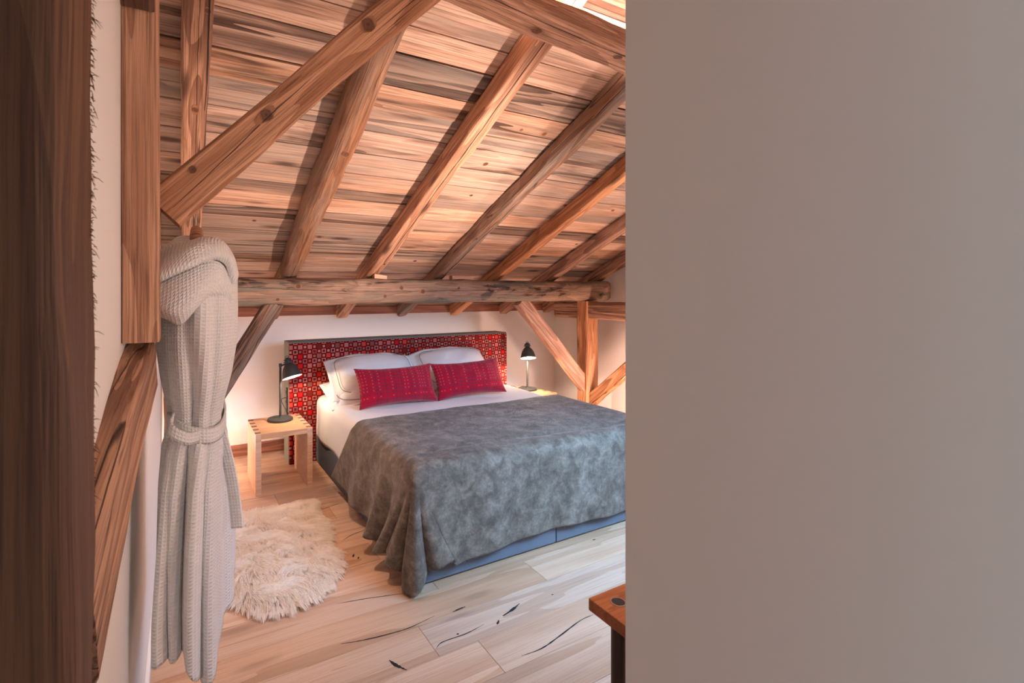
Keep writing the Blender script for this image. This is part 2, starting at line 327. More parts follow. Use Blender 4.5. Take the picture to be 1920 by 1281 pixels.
# ------------------------------------------------------------------ timbers
def timber(name, p0, p1, w, h, mat, seed=0, wane=0.006, ch=0.012, n_exp=None, taper=1.0, up=(0, 0, 1), bow=0.0, parent=None, lumps=0.0):
    """hewn timber along p0-p1; local X runs along it, Z is its upper side. n_exp: rounder section"""
    p0, p1 = Vector(p0), Vector(p1); L = (p1-p0).length; x = (p1-p0).normalized()
    up = Vector(up) if abs(x.dot(Vector(up))) < 0.95 else Vector((1, 0, 0)); y = up.cross(x).normalized(); z = x.cross(y)
    segs = max(6, int(L/0.07)); sec = []
    if n_exp:
        for k in range(20):
            t = 2*PI*k/20; c, s = math.cos(t), math.sin(t)
            sec.append((math.copysign(abs(c)**(2/n_exp), c)*w/2, math.copysign(abs(s)**(2/n_exp), s)*h/2))
    else:
        cw, chh = w/2, h/2
        for sx, sy in ((1, 1), (-1, 1), (-1, -1), (1, -1)):
            a = (sx*cw, sy*(chh-ch)); b = (sx*(cw-ch), sy*chh)
            mid = (sx*(cw-ch*0.32), sy*(chh-ch*0.32))
            sec += [a, mid, b] if sx*sy > 0 else [b, mid, a]
            c0 = b if sx*sy > 0 else a
            nx = {(1, 1): (0, chh), (-1, 1): (-cw, 0), (-1, -1): (0, -chh), (1, -1): (cw, 0)}[(sx, sy)]
            sec.append(nx)
    n = len(sec); V = []
    for i in range(segs+1):
        t = i/segs; sc = 1+(taper-1)*t
        for k, (a, b) in enumerate(sec):
            q = Vector((t*L*2.2+seed*3.1, a*9, b*9+seed)); nn = noise.noise(q); n2 = noise.noise(q*3.3+Vector((5, 1, 2)))
            d = Vector((a, b)).normalized(); dd = wane*(nn*1.6+n2*0.7)
            if lumps: dd += lumps*max(0, noise.noise(Vector((t*L*5+seed, k*0.31, seed*2.0))))**2*3
            bo = bow*math.sin(PI*t)
            V.append((t*L, a*sc+d.x*dd, b*sc+d.y*dd+bo))
    F = grid_faces(n, segs+1, wrap=True)
    F = [f[::-1] for f in F]
    F += [tuple(range(n)), tuple(reversed(range(segs*n, segs*n+n)))]
    o = mesh_obj(name, V, F, mat, parent)
    o.matrix_world = Matrix(((x.x, y.x, z.x, p0.x), (x.y, y.y, z.y, p0.y), (x.z, y.z, z.z, p0.z), (0, 0, 0, 1)))
    bm = bmesh.new(); bm.from_mesh(o.data); bmesh.ops.recalc_face_normals(bm, faces=bm.faces); bm.to_mesh(o.data); bm.free()
    for p in o.data.polygons: p.use_smooth = bool(n_exp) and len(p.vertices) == 4
    return o

# ------------------------------------------------------------------ the room shell
SL = 0.44; ANG = math.atan(SL); CA, SA = math.cos(ANG), math.sin(ANG)
zb = lambda y: 1.22 + SL*(4.8-y)           # underside of the rafters
zc = lambda y: 1.345 + SL*(4.8-y)          # underside of the roof boards
XL, XR, YB, YF = -0.12, 4.20, 4.80, 0.46

def prism_x(name, poly, x0, x1, mat, parent=None):      # polygon in (y,z) extruded along x
    n = len(poly); V = [(x0, y, z) for y, z in poly] + [(x1, y, z) for y, z in poly]
    F = [tuple(range(n)), tuple(reversed(range(n, 2*n)))] + [(i, i+n, (i+1) % n+n, (i+1) % n) for i in range(n)]
    o = mesh_obj(name, V, F, mat, parent)
    bm = bmesh.new(); bm.from_mesh(o.data); bmesh.ops.recalc_face_normals(bm, faces=bm.faces); bm.to_mesh(o.data); bm.free(); return o

floor = empty('floor'); tag(floor, kind='structure')
box('subfloor', (XL, YF, -0.08), (XR, YB, -0.02), M['crack'], floor)
hall_floor = box('trim_2', (XL, -1.9, -0.08), (XR, YF, -0.001), M['oak_floor']); tag(hall_floor, kind='structure')
planks = []
yk = 1.97 - 0.2*8
row = 0
while yk < YB-0.004:
    y0, y1 = max(yk, YF), min(yk+0.2, YB)
    r = random.Random(row*13+5); cuts = [XL]
    if abs(y0-1.97) < 0.01: cuts += [1.678]
    else:
        x = XL + r.uniform(0.5, 2.0)
        while x < XR-0.5: cuts.append(x); x += r.uniform(1.5, 2.4)
    cuts.append(XR)
    for a, b in zip(cuts[:-1], cuts[1:]):
        if y1-y0 < 0.004: continue
        bm = bmesh.new(); L, w = b-a-0.0016, y1-y0-0.0016
        add_box(bm, (-L/2, -w/2, -0.02), (L/2, w/2, 0), 0.0015)
        o = bm_obj('floor_plank', bm, M['oak_floor'], floor); o.location = ((a+b)/2, (y0+y1)/2, -r.uniform(0, 0.0006))
        planks.append((a, b, y0, y1, o))
    yk += 0.2; row += 1
def crack(pts, w):
    pts = [Vector((p[0], p[1], 0)) for p in pts]
    P = catmull(pts, 6); n = len(P); V = []; F = []
    mx, my = sum(p.x for p in P)/n, sum(p.y for p in P)/n
    own = next((o for a, b, y0, y1, o in planks if a <= mx <= b and y0 <= my <= y1), None)
    if not own: return
    for i, p in enumerate(P):
        t = (P[min(i+1, n-1)]-P[max(i-1, 0)]).normalized(); nn = Vector((-t.y, t.x, 0))
        ww = w*(0.25+0.75*math.sin(PI*(i+0.3)/(n-0.4)))*(0.7+0.5*noise.noise(Vector((i*0.9, w*400, p.x*3))))
        for s_, zz in ((1, 0.0008), (-1, 0.0008)): V.append((p.x+nn.x*ww*s_, p.y+nn.y*ww*s_, zz))
    for i in range(n-1): F.append((2*i, 2*i+1, 2*i+3, 2*i+2))
    o = mesh_obj('crack', [Vector(v)-own.location for v in V], F, M['crack'], own)
for pts, w in (([(0.6, 2.03), (0.688, 2.006), (0.796, 1.989), (0.898, 1.982), (1.032, 1.999)], 0.0042), ([(0.746, 1.846), (0.76, 1.808), (0.788, 1.764)], 0.009),
               ([(0.944, 1.813), (0.987, 1.834), (1.102, 1.83), (1.202, 1.843)], 0.0035), ([(1.311, 1.849), (1.372, 1.863), (1.435, 1.885)], 0.009),
               ([(1.234, 1.609), (1.334, 1.603), (1.453, 1.624), (1.6, 1.655), (1.691, 1.658)], 0.0042), ([(1.12, 1.983), (1.16, 1.987), (1.192, 1.988)], 0.006),
               ([(1.255, 1.815), (1.265, 1.822), (1.278, 1.834)], 0.007), ([(2.19, 2.157), (2.2, 2.157), (2.215, 2.158)], 0.006), ([(1.062, 1.845), (1.067, 1.845), (1.073, 1.845)], 0.006),
               ([(1.614, 1.863), (1.62, 1.863), (1.626, 1.863)], 0.005), ([(0.66, 2.3), (0.8, 2.27), (0.98, 2.22)], 0.0025), ([(0.83, 3.35), (0.9, 3.36), (0.99, 3.39)], 0.003), ([(0.86, 2.87), (0.93, 2.91), (1.02, 2.93)], 0.0025),
               ([(0.855, 2.66), (0.862, 2.675), (0.87, 2.69)], 0.008), ([(0.875, 2.63), (0.88, 2.64), (0.885, 2.65)], 0.007), ([(1.75, 1.70), (1.85, 1.72), (2.0, 1.73)], 0.002)):
    crack(pts, w)

# roof: boards laid across the rafters, each a piece of its own
ceil = empty('ceiling'); tag(ceil, kind='structure')
prism_x('roof_deck', [(YB+0.1, zc(YB+0.1)+0.035), (YB+0.1, zc(YB+0.1)+0.1), (-2.0, zc(-2.0)+0.1), (-2.0, zc(-2.0)+0.035)], XL-0.1, XR+0.1, M['board'], ceil)
RX = [(0.0, 0.105), (0.665, 0.815), (1.36, 1.46), (2.016, 2.115), (2.655, 2.745), (3.325, 3.42), (3.98, 4.08)]
s_ = -0.05; ri = 0; rr = random.Random(3)
while True:
    wd = rr.choice([0.115, 0.13, 0.15, 0.165, 0.185, 0.14]); y_mid = YB - (s_+wd/2)*CA
    if y_mid < YF-0.2: break
    cuts = [XL]; xs = [0.74, 1.41, 2.065, 2.7, 3.37]
    k = rr.randint(0, 2)
    cuts += sorted(rr.sample(xs, k)) + [XR]
    for a, b in zip(cuts[:-1], cuts[1:]):
        L = b-a-0.003; w = wd-0.0045; bm = bmesh.new(); add_box(bm, (-L/2, -w/2, 0), (L/2, w/2, 0.022), 0.002)
        o = bm_obj('ceiling_board', bm, M['board'], ceil); dz = rr.uniform(-0.002, 0.006)
        o.location = ((a+b)/2, y_mid-SA*dz*0, zc(y_mid)+dz); o.rotation_euler = (-ANG, 0, 0)
    s_ += wd; ri += 1

o = prism_x('wall_back', [(YB, 0), (YB+0.1, 0), (YB+0.1, zc(YB)), (YB, zc(YB)+0.03)], XL-0.1, XR+0.1, M['plaster']); tag(o, kind='structure')
o = prism_x('wall_left', [(YB, 0), (YB, zc(YB)+0.03), (0.735, zc(0.735)+0.03), (0.735, 0)], XL-0.1, XL, M['plaster']); tag(o, kind='structure')
o = prism_x('wall_left_hall', [(0.535, 0), (0.535, zc(0.535)+0.03), (-1.9, zc(-1.9)+0.03), (-1.9, 0)], -0.50, -0.40, M['plaster']); tag(o, kind='structure')
o = prism_x('wall_left_return', [(0.735, 0), (0.735, zc(0.735)+0.03), (0.535, zc(0.535)+0.03), (0.535, 0)], -0.50, -0.372, M['plaster']); tag(o, kind='structure')
o = prism_x('wall_right', [(YB, 0), (YB, zc(YB)+0.03), (YF-0.1, zc(YF-0.1)+0.03), (YF-0.1, 0)], XR, XR+0.12, M['plaster']); tag(o, kind='structure')
# partition: the hall side near the camera and the room's front wall behind it
part = empty('wall_hall'); tag(part, kind='structure')
def hall_panel():
    bm = bmesh.new(); add_box(bm, (0.52, -1.9, 0), (0.60, 0.459, 3.6))
    es = [e for e in bm.edges if all(abs(v.co.x-0.52) < 1e-4 and abs(v.co.y-0.459) < 1e-4 for v in e.verts)]
    bmesh.ops.bevel(bm, geom=es, offset=0.006, segments=4, affect='EDGES'); return bm
bm_obj('wall_panel', hall_panel(), M['plaster'], part, smooth=False)
o = box('wall_hall_end', (-0.5, -2.0, 0), (0.62, -1.9, 3.9), M['plaster']); tag(o, kind='structure')
# the room's front wall behind the partition, with a window opening
wf = empty('wall_front'); tag(wf, kind='structure')
WX0, WX1, WZ0, WZ1 = 1.65, 3.35, 1.2, 2.25
for x0, x1, z0, z1 in ((0.60, WX0, 0, None), (WX1, XR+0.1, 0, None), (WX0, WX1, 0, WZ0), (WX0, WX1, WZ1, None)):
    prism_x('wall_panel', [(0.36, z0), (0.456, z0), (0.456, z1 or zc(0.456)+0.03), (0.36, z1 or zc(0.36)+0.03)], x0, x1, M['plaster'], wf)
win = empty('window_1', ((WX0+WX1)/2, 0.41, WZ0)); tag(win, kind='structure')
bm = bmesh.new(); hw, hh = (WX1-WX0)/2, WZ1-WZ0
for lo, hi in (((-hw, -0.04, 0), (-hw+0.06, 0.03, hh)), ((hw-0.06, -0.04, 0), (hw, 0.03, hh)), ((-hw+0.06, -0.04, 0), (hw-0.06, 0.03, 0.06)), ((-hw+0.06, -0.04, hh-0.06), (hw-0.06, 0.03, hh)), ((-0.03, -0.03, 0.06), (0.03, 0.02, hh-0.06))): add_box(bm, lo, hi, 0.003)
bm_obj('window_frame', bm, M['oak_light'], win)
gl = NT('window_glass'); gl.b.inputs['Transmission Weight'].default_value = 1.0; gl.b.inputs['Roughness'].default_value = 0.0; gl.b.inputs['IOR'].default_value = 1.45
box('pane', (-hw+0.06, -0.008, 0.06), (hw-0.06, -0.002, hh-0.06), gl.m, win)
o = box('baseboard_back', (XL, YB-0.018, 0), (XR, YB, 0.105), M['skirting'], None, 0.003); tag(o, kind='structure')
o = box('baseboard_left', (XL, 1.2, 0), (XL+0.014, YB-0.02, 0.06), M['plaster'], None, 0.003); tag(o, kind='structure')
o = prism_x('trim_1', [(YB-0.03, zc(YB)-0.07), (YB, zc(YB)-0.07), (YB, zc(YB)), (YB-0.03, zc(YB)+0.01)], XL, XR, M['skirting']); tag(o, kind='structure')

# ------------------------------------------------------------------ rafters
rl = ['pale square rafter rising straight up beside the left wall', 'round dark log rafter, the second from the left wall', 'square split rafter above the left half of the bed, with a long crack',
      'dark rafter over the middle of the bed, right of the split one', 'bright-edged square rafter over the right half of the bed', 'second rafter from the right wall, with a brightly lit boards bay at left', 'last short dark rafter touching the right wall']
for i, (x0, x1) in enumerate(RX):
    xm, w = (x0+x1)/2, x1-x0; y0, y1 = 4.768, 0.52; h = 0.115
    up = h/2/CA
    if i == 1: h = 0.15; up = 0.075
    p0, p1 = (xm, y0, zb(y0)+up), (xm, y1, zb(y1)+up)
    if i == 1: o = timber('ceiling_rafter', p0, p1, 0.15, 0.15, M['beam_round'], 21, 0.011, n_exp=2.4, lumps=0.01)
    elif i == 3: o = timber('ceiling_rafter', p0, p1, w, h, M['beam_round'], 23, 0.009, 0.02)
    else: o = timber('ceiling_rafter', p0, p1, w, h, M['beam'], 20+i, 0.006, 0.010)
    tag(o, rl[i], 'rafter')
# ------------------------------------------------------------------ frame timbers
def T(name, p0, p1, w, h, mat, label, cat, seed, **k):
    return tag(timber(name, p0, p1, w, h, M[mat], seed, **k), label, cat)
T('purlin', (XL, 3.85, 1.505), (4.085, 3.85, 1.51), 0.2, 0.21, 'beam_grey', 'grey weathered purlin log with dark stains spanning above the headboard', 'beam', 3, wane=0.010, n_exp=3.4, taper=0.94)
T('purlin', (-0.1, 1.475, 2.665), (4.19, 1.475, 2.325), 0.15, 0.095, 'beam', 'pinkish hewn beam crossing the top of the ceiling, nearest purlin overhead', 'beam', 5, wane=0.012, ch=0.02)
T('post', (3.833, 3.85, 0), (3.833, 3.85, 1.405), 0.153, 0.165, 'beam', 'square timber post right of the bed holding up the grey purlin', 'post', 7, wane=0.006, ch=0.014)
T('post', (-0.03, 3.85, 0), (-0.03, 3.85, 1.405), 0.15, 0.15, 'beam', 'timber post half hidden behind the hanging bathrobe', 'post', 8, wane=0.006, ch=0.014)
T('post', (-0.083, 1.36, 1.384), (-0.083, 1.36, 2.62), 0.115, 0.076, 'beam', 'reddish timber post standing on the tie beam left of the bathrobe', 'post', 9, wane=0.004, ch=0.012, up=(1, 0, 0))
T('post', (-0.225, 0.628, 0), (-0.225, 0.628, 3.0), 0.16, 0.27, 'beam_dark', 'dark brown blurred post in the left foreground with a frayed edge', 'post', 10, wane=0.006, ch=0.02, up=(1, 0, 0))
T('tie_beam', (3.833, 4.30, 1.305), (3.833, 0.48, 1.305), 0.14, 0.18, 'beam', 'horizontal tie beam through the right post with a rounded end', 'beam', 11, wane=0.007, ch=0.03)
T('knee_timber', (-0.098, 1.455, 1.312), (-0.157, 0.735, 1.085), 0.086, 0.135, 'beam', 'low pale knee timber under the left post with a curled grain top', 'beam', 12, wane=0.005, ch=0.012, taper=1.45, bow=0.02)
# braces: centre lines in the frame planes
T('brace', (-0.04, 1.40, 1.70), (0.86, 1.40, 2.655), 0.085, 0.098, 'beam', 'long diagonal brace rising from the left post above the bathrobe', 'brace', 13, wane=0.006, ch=0.012)
T('brace', (0.0, 3.85, 0.42), (0.62, 3.85, 1.415), 0.10, 0.13, 'beam_round', 'grey-brown diagonal brace behind the bathrobe up to the grey purlin', 'brace', 14, wane=0.007, ch=0.014)
T('brace', (3.80, 3.85, 0.50), (2.93, 3.85, 1.42), 0.09, 0.135, 'beam', 'orange diagonal brace from the right post up to the grey purlin', 'brace', 15, wane=0.006, ch=0.012)
T('brace', (3.833, 3.83, 0.32), (3.833, 2.74, 1.24), 0.09, 0.115, 'beam', 'diagonal brace low at the right, from post foot up to the tie beam', 'brace', 16, wane=0.006, ch=0.012)
T('brace', (-0.095, 1.325, 2.165), (-0.095, 0.9, 2.69), 0.085, 0.08, 'beam_dark', 'dark short brace at the top of the left post', 'brace', 17, wane=0.005, ch=0.012)
o = timber('wood_block', (3.915, 3.955, 0.72), (3.915, 3.955, 1.0), 0.06, 0.07, M['beam_dark'], 31, 0.004, 0.015, up=(1, 0, 0))
bpy.context.view_layer.update()
pr = [q for q in bpy.data.objects if q.get('label', '').startswith('square timber post right')][0]; o.parent = pr; o.matrix_parent_inverse = pr.matrix_world.inverted()
# knots and long drying splits laid on the timbers' faces
from mathutils.bvhtree import BVHTree
KNOT_ME = {}
bpy.context.view_layer.update()
def knot_mesh(ratio):
    if ratio not in KNOT_ME:
        kr = random.Random(int(ratio*100)); V = [(0, 0, 0.0)]; F = []
        for ring, f in ((0, 0.5), (1, 1.0)):
            for k in range(14):
                a = 2*PI*k/14; q = f*(1+kr.uniform(-0.14, 0.14)); V.append((math.cos(a)*q*0.02*ratio, math.sin(a)*q*0.02, 0.0))
        for k in range(14):
            k2 = (k+1) % 14; F += [(0, 1+k, 1+k2), (1+k, 15+k, 15+k2, 1+k2)]
        me = bpy.data.meshes.new('knot'); me.from_pydata(V, [], F); me.materials.append(M['knot']); KNOT_ME[ratio] = me
    return KNOT_ME[ratio]
FACES = {'bottom': Vector((0, 0, -1)), 'front': Vector((0, -1, 0)), 'back': Vector((0, 1, 0)), 'top': Vector((0, 0, 1))}
def bvh(o): return BVHTree.FromPolygons([v.co.copy() for v in o.data.vertices], [tuple(p.vertices) for p in o.data.polygons])
def on_face(tree, x, off, face):
    d = FACES[face]; side = Vector((0, 1, 0)) if abs(d.z) > 0.5 else Vector((0, 0, 1))
    h = tree.ray_cast(Vector((x, 0, 0))+side*off+d*1.0, -d); return h[0], h[1]
def add_knot(o, tree, x, off, face, size=1.0, ratio=1.6):
    p, n = on_face(tree, x, off, face)
    if p is None: return
    k = bpy.data.objects.new('knot', knot_mesh(ratio)); COL.objects.link(k); k.parent = o
    z = n.normalized(); xx = (Vector((1, 0, 0))-z*z.x).normalized(); yy = z.cross(xx)
    k.matrix_local = Matrix.Translation(p+z*0.0012) @ Matrix(((xx.x, yy.x, z.x, 0), (xx.y, yy.y, z.y, 0), (xx.z, yy.z, z.z, 0), (0, 0, 0, 1))) @ Matrix.Scale(size, 4)
def add_split(o, tree, x0, x1, off0, off1, face, w=0.003, seed=0):
    n = max(8, int((x1-x0)/0.05)); V = []; F = []; d = FACES[face]; side = Vector((0, 1, 0)) if abs(d.z) > 0.5 else Vector((0, 0, 1))
    for i in range(n+1):
        t = i/n; x = x0+(x1-x0)*t; off = off0+(off1-off0)*t+noise.noise(Vector((x*3, seed, 0)))*0.007+noise.noise(Vector((x*14, seed, 4)))*0.002
        ww = w*math.sin(PI*(t*0.96+0.02))**0.5*(0.75+0.5*noise.noise(Vector((x*9, seed, 8))))
        ok = []
        for sg in (1, -1):
            p, nn = on_face(tree, x, off+sg*ww/2, face); ok.append(None if p is None else p+d*0.0012)
        if None in ok: continue
        V += ok
    for i in range(len(V)//2-1): F.append((2*i, 2*i+1, 2*i+3, 2*i+2))
    if F: mesh_obj('split', V, F, M['crack'], o)
def by_label(s_): return [q for q in bpy.data.objects if q.get('label', '').startswith(s_)][0]
kr = random.Random(4)
for lab, knots, splits in (
    ('square split rafter', [(1.2, 0.02, 'bottom', 0.5), (2.0, -0.01, 'back', 0.6), (3.0, 0.01, 'back', 0.5)], [(0.9, 4.2, 0.018, -0.015, 'bottom', 0.006), (0.3, 1.5, -0.02, 0.0, 'back', 0.003)]),
    ('long diagonal brace', [(0.36, 0.012, 'front', 0.8), (0.12, 0.025, 'front', 0.45), (0.78, 0.02, 'front', 1.0), (0.30, 0.0, 'bottom', 0.6), (0.62, 0.0, 'bottom', 0.5)], [(0.30, 0.95, 0.01, -0.02, 'bottom', 0.004), (0.02, 0.55, -0.012, 0.01, 'front', 0.002)]),
    ('round dark log', [(2.45, 0.02, 'bottom', 1.0), (1.4, -0.02, 'back', 0.7), (3.1, 0.0, 'back', 0.7)], [(0.6, 1.7, 0.02, 0.0, 'bottom', 0.003)]),
    ('dark rafter over', [(1.0, 0.0, 'bottom', 0.6), (2.6, 0.0, 'back', 1.0)], [(0.4, 2.2, 0.02, 0.01, 'bottom', 0.007)]),
    ('bright-edged', [(1.1, 0.02, 'back', 0.6), (2.0, 0.0, 'back', 0.5)], []), ('second rafter from', [(0.9, 0.0, 'back', 0.6)], []),
    ('pale square rafter', [(2.6, 0.0, 'bottom', 0.7), (3.1, 0.03, 'bottom', 0.5)], [(2.0, 3.6, 0.01, 0.0, 'bottom', 0.002), (2.6, 3.4, 0.04, 0.038, 'bottom', 0.006)]),
    ('pinkish hewn beam', [(1.32, 0.01, 'bottom', 1.0), (1.72, -0.03, 'bottom', 0.9), (0.95, 0.02, 'bottom', 0.7)], [(0.9, 2.0, -0.045, -0.055, 'bottom', 0.005), (1.2, 2.2, 0.035, 0.02, 'bottom', 0.002)]),
    ('grey weathered purlin', [(0.9, 0.04, 'front', 0.9), (1.75, 0.03, 'front', 0.8), (1.6, -0.04, 'front', 0.7), (1.95, 0.0, 'front', 0.9), (2.3, 0.03, 'front', 0.6), (0.75, -0.06, 'front', 0.6)], [(1.2, 3.2, -0.01, 0.02, 'front', 0.004), (0.5, 1.3, 0.03, 0.0, 'front', 0.003)]),
    ('grey-brown diagonal brace', [], [(0.15, 1.1, 0.0, 0.02, 'front', 0.006)]), ('orange diagonal brace', [(0.35, 0.0, 'front', 0.5), (0.8, 0.02, 'front', 0.5)], []),
    ('square timber post right', [(0.62, 0.03, 'front', 0.6), (0.9, 0.02, 'front', 0.6)], []),
    ('reddish timber post', [(0.9, 0.02, 'front', 0.4)], [(0.3, 0.75, 0.045, 0.05, 'front', 0.003)])):
    o = by_label(lab); tr = bvh(o)
    for a_ in knots: add_knot(o, tr, a_[0], a_[1], a_[2], a_[3], kr.choice([1.3, 1.7, 2.2]))
    for q, a_ in enumerate(splits): add_split(o, tr, *a_, seed=q*3.3+len(lab))
for cb in [q for q in ceil.children if q.name.startswith('ceiling_board')]:
    L = cb.dimensions.x or 2.0; w_ = cb.dimensions.y
    for k in range(int(L*0.75*kr.random()+0.4)):
        k_ = bpy.data.objects.new('knot', knot_mesh(kr.choice([1.3, 1.7, 2.2]))); COL.objects.link(k_); k_.parent = cb
        k_.matrix_local = Matrix.Translation((kr.uniform(-L/2+0.1, L/2-0.1), kr.uniform(-0.3, 0.3)*w_, -0.0009)) @ Matrix.Rotation(PI, 4, 'X') @ Matrix.Rotation(kr.choice([0, 0, 0.2, 0.9]), 4, 'Z') @ Matrix.Scale(kr.uniform(0.35, 0.85), 4)
def shim(x, y, z, l, label):
    bm = bmesh.new(); add_box(bm, (-l/2, -0.03, 0), (l/2, 0.03, 0.045), 0.004)
    for v in bm.verts:
        if v.co.x > 0: v.co.z *= 0.65
        v.co.y += noise.noise(v.co*30)*0.006
    o = bm_obj('wooden_shim', bm, M['oak_light']); o.location = (x, y, z); tag(o, label, 'shim', 'pale shims under the rafters')
shim(1.46, 3.83, 1.608, 0.11, 'pale split wooden shim on the purlin under the split rafter')
shim(2.16, 3.83, 1.606, 0.035, 'tiny pale shim on the purlin under the dark middle rafter')
# frayed fibres down the edge of the dark foreground post
fb = bmesh.new(); fr = random.Random(9)
for k in range(520):
    z = fr.uniform(1.25, 2.05); p = Vector((-0.0915+fr.uniform(-0.003, 0.001), fr.uniform(0.68, 0.70), z)); l = fr.uniform(0.002, 0.005)*(2.6 if fr.random() < 0.10 else 1)
    d = Vector((fr.uniform(0.3, 1), fr.uniform(-0.3, 0.3), fr.uniform(-1.2, 0.2))).normalized()
    add_tube(fb, [p, p+d*l*0.5, p+d*l+Vector((0, 0, -l*0.3))], [0.0007, 0.0005, 0.0002], 3)
fo = bm_obj('frayed_fibres', fb, M['beam_dark']); post_dark = [o for o in bpy.data.objects if o.get('label', '').startswith('dark brown blurred')][0]
bpy.context.view_layer.update()
fo.parent = post_dark; fo.matrix_parent_inverse = post_dark.matrix_world.inverted(); tag(fo, kind='stuff')
# LED strip lying on the near purlin, throwing light on the boards above
led = empty('led_strip', (1.25, 1.50, 2.612)); tag(led, 'glowing light strip on top of the nearest purlin', 'light strip')
box('light_line', (-1.2, -0.004, 0), (1.2, 0.004, 0.005), M['led'], led); box('channel', (-1.2, -0.012, -0.008), (1.2, -0.006, 0.004), M['steel'], led); box('light_cut_lip', (-1.2, 0.026, -0.008), (1.2, 0.029, 0.0095), M['steel'], led); led.rotation_euler = (0, math.atan(0.21/2.65), 0)  # rear lip is added, unseen, to cut the strip's light off on the boards
ll = light('strip_light', 'AREA', (0, 0.0, 0.0065), 17, (1.0, 0.68, 0.54), 2.3, rot=(PI-0.15, 0, 0), sy=0.006); ll.parent = led

# ------------------------------------------------------------------ headboard
hb = empty('headboard', (1.975, 4.45, 0)); tag(hb, 'wide headboard in red squares fabric with a grey-green edge, behind the bed', 'headboard')
o = box('frame', (-1.155, -0.098, 0), (1.155, 0.11, 1.064), M['grey_paint'], hb, 0.004)
bm = bmesh.new(); add_box(bm, (-1.150, -0.112, 0.0), (1.153, -0.097, 1.052), 0.006); bm_obj('fabric_panel', bm, M['squares'], hb)
sp = box('socket_plate', (-1.163, -0.07, 0.42), (-1.154, -0.02, 0.66), M['rubber'], hb, 0.003); sp['label'] = 'black socket plate on the headboard side'
for zz in (0.46, 0.54, 0.62):
    bm = bmesh.new(); add_lathe(bm, [(0.017, 0), (0.017, 0.003), (0.012, 0.004), (0.011, 0.001)], 16, Matrix.Translation((-1.163, -0.045, zz)) @ Matrix.Rotation(-PI/2, 4, 'Y')); bm_obj('socket', bm, M['leg_metal'], sp)

# ------------------------------------------------------------------ bed
BX0, BX1, BY0, BY1 = 1.053, 2.875, 2.225, 4.33
bed = empty('bed', ((BX0+BX1)/2, (BY0+BY1)/2, 0)); tag(bed, 'double bed with a grey-blue upholstered two-part base', 'bed')
for x0, x1 in ((BX0, 1.961), (1.967, BX1)):
    b_ = box('bed_base', (x0-bed.location.x, BY0-bed.location.y, 0.012), (x1-bed.location.x, BY1-bed.location.y, 0.232), M['base_fabric'], bed, 0.006)
bm = bmesh.new(); add_box(bm, (BX0-bed.location.x+0.015, BY0-bed.location.y+0.02, 0.232), (BX1-bed.location.x-0.015, BY1-bed.location.y-0.005, 0.535), 0.05)
bm_obj('mattress', bm, M['linen'], bed)
# white bedcover over mattress, lightly puffed, hanging to the base
def bed_profile(e, drop_r=0.07):
    """distance past the edge e (<0: on top) -> (outward, downward)"""
    if e <= -drop_r: return e, 0.0
    a = min((e+drop_r)/drop_r, PI/2)
    if a < PI/2: return -drop_r+drop_r*math.sin(a), drop_r*(1-math.cos(a))
    return 0.0, drop_r + (e+drop_r - drop_r*PI/2)
def cover():
    V = []; UV = []; nu, nv = 110, 80; half = (BX1-BX0)/2; ov = 0.315
    for j in range(nv):
        y = BY0+0.06 + (BY1-0.02-BY0-0.06)*j/(nv-1)
        for i in range(nu):
            s = -(half+ov) + 2*(half+ov)*i/(nu-1); e = abs(s)-half
            out, dn = bed_profile(e); x = (BX0+BX1)/2 + math.copysign(half+out, s) if abs(s) > 1e-6 else (BX0+BX1)/2
            z = 0.585-dn
            w = noise.noise(Vector((s*2.3, y*2.3, 0)))*0.010+noise.noise(Vector((s*6, y*5, 3)))*0.005
            k = min(1, dn/0.3)
            z += w*(1-k)
            x += math.copysign(1, s)*(k*0.010*math.sin(y*11+1)+0.010*k+0.006*k*noise.noise(Vector((y*7, z*5, 1))))
            if j == nv-1: pass
            V.append((x, y, z)); UV.append((s, y))
    o = mesh_obj('bedcover', V, grid_faces(nu, nv), M['linen'], None, True)
    md = o.modifiers.new('thick', 'SOLIDIFY'); md.thickness = 0.012; md.offset = -1
    tag(o, 'white linen bedcover on the mattress, showing between fur throw and pillows', 'bedcover')
cover()

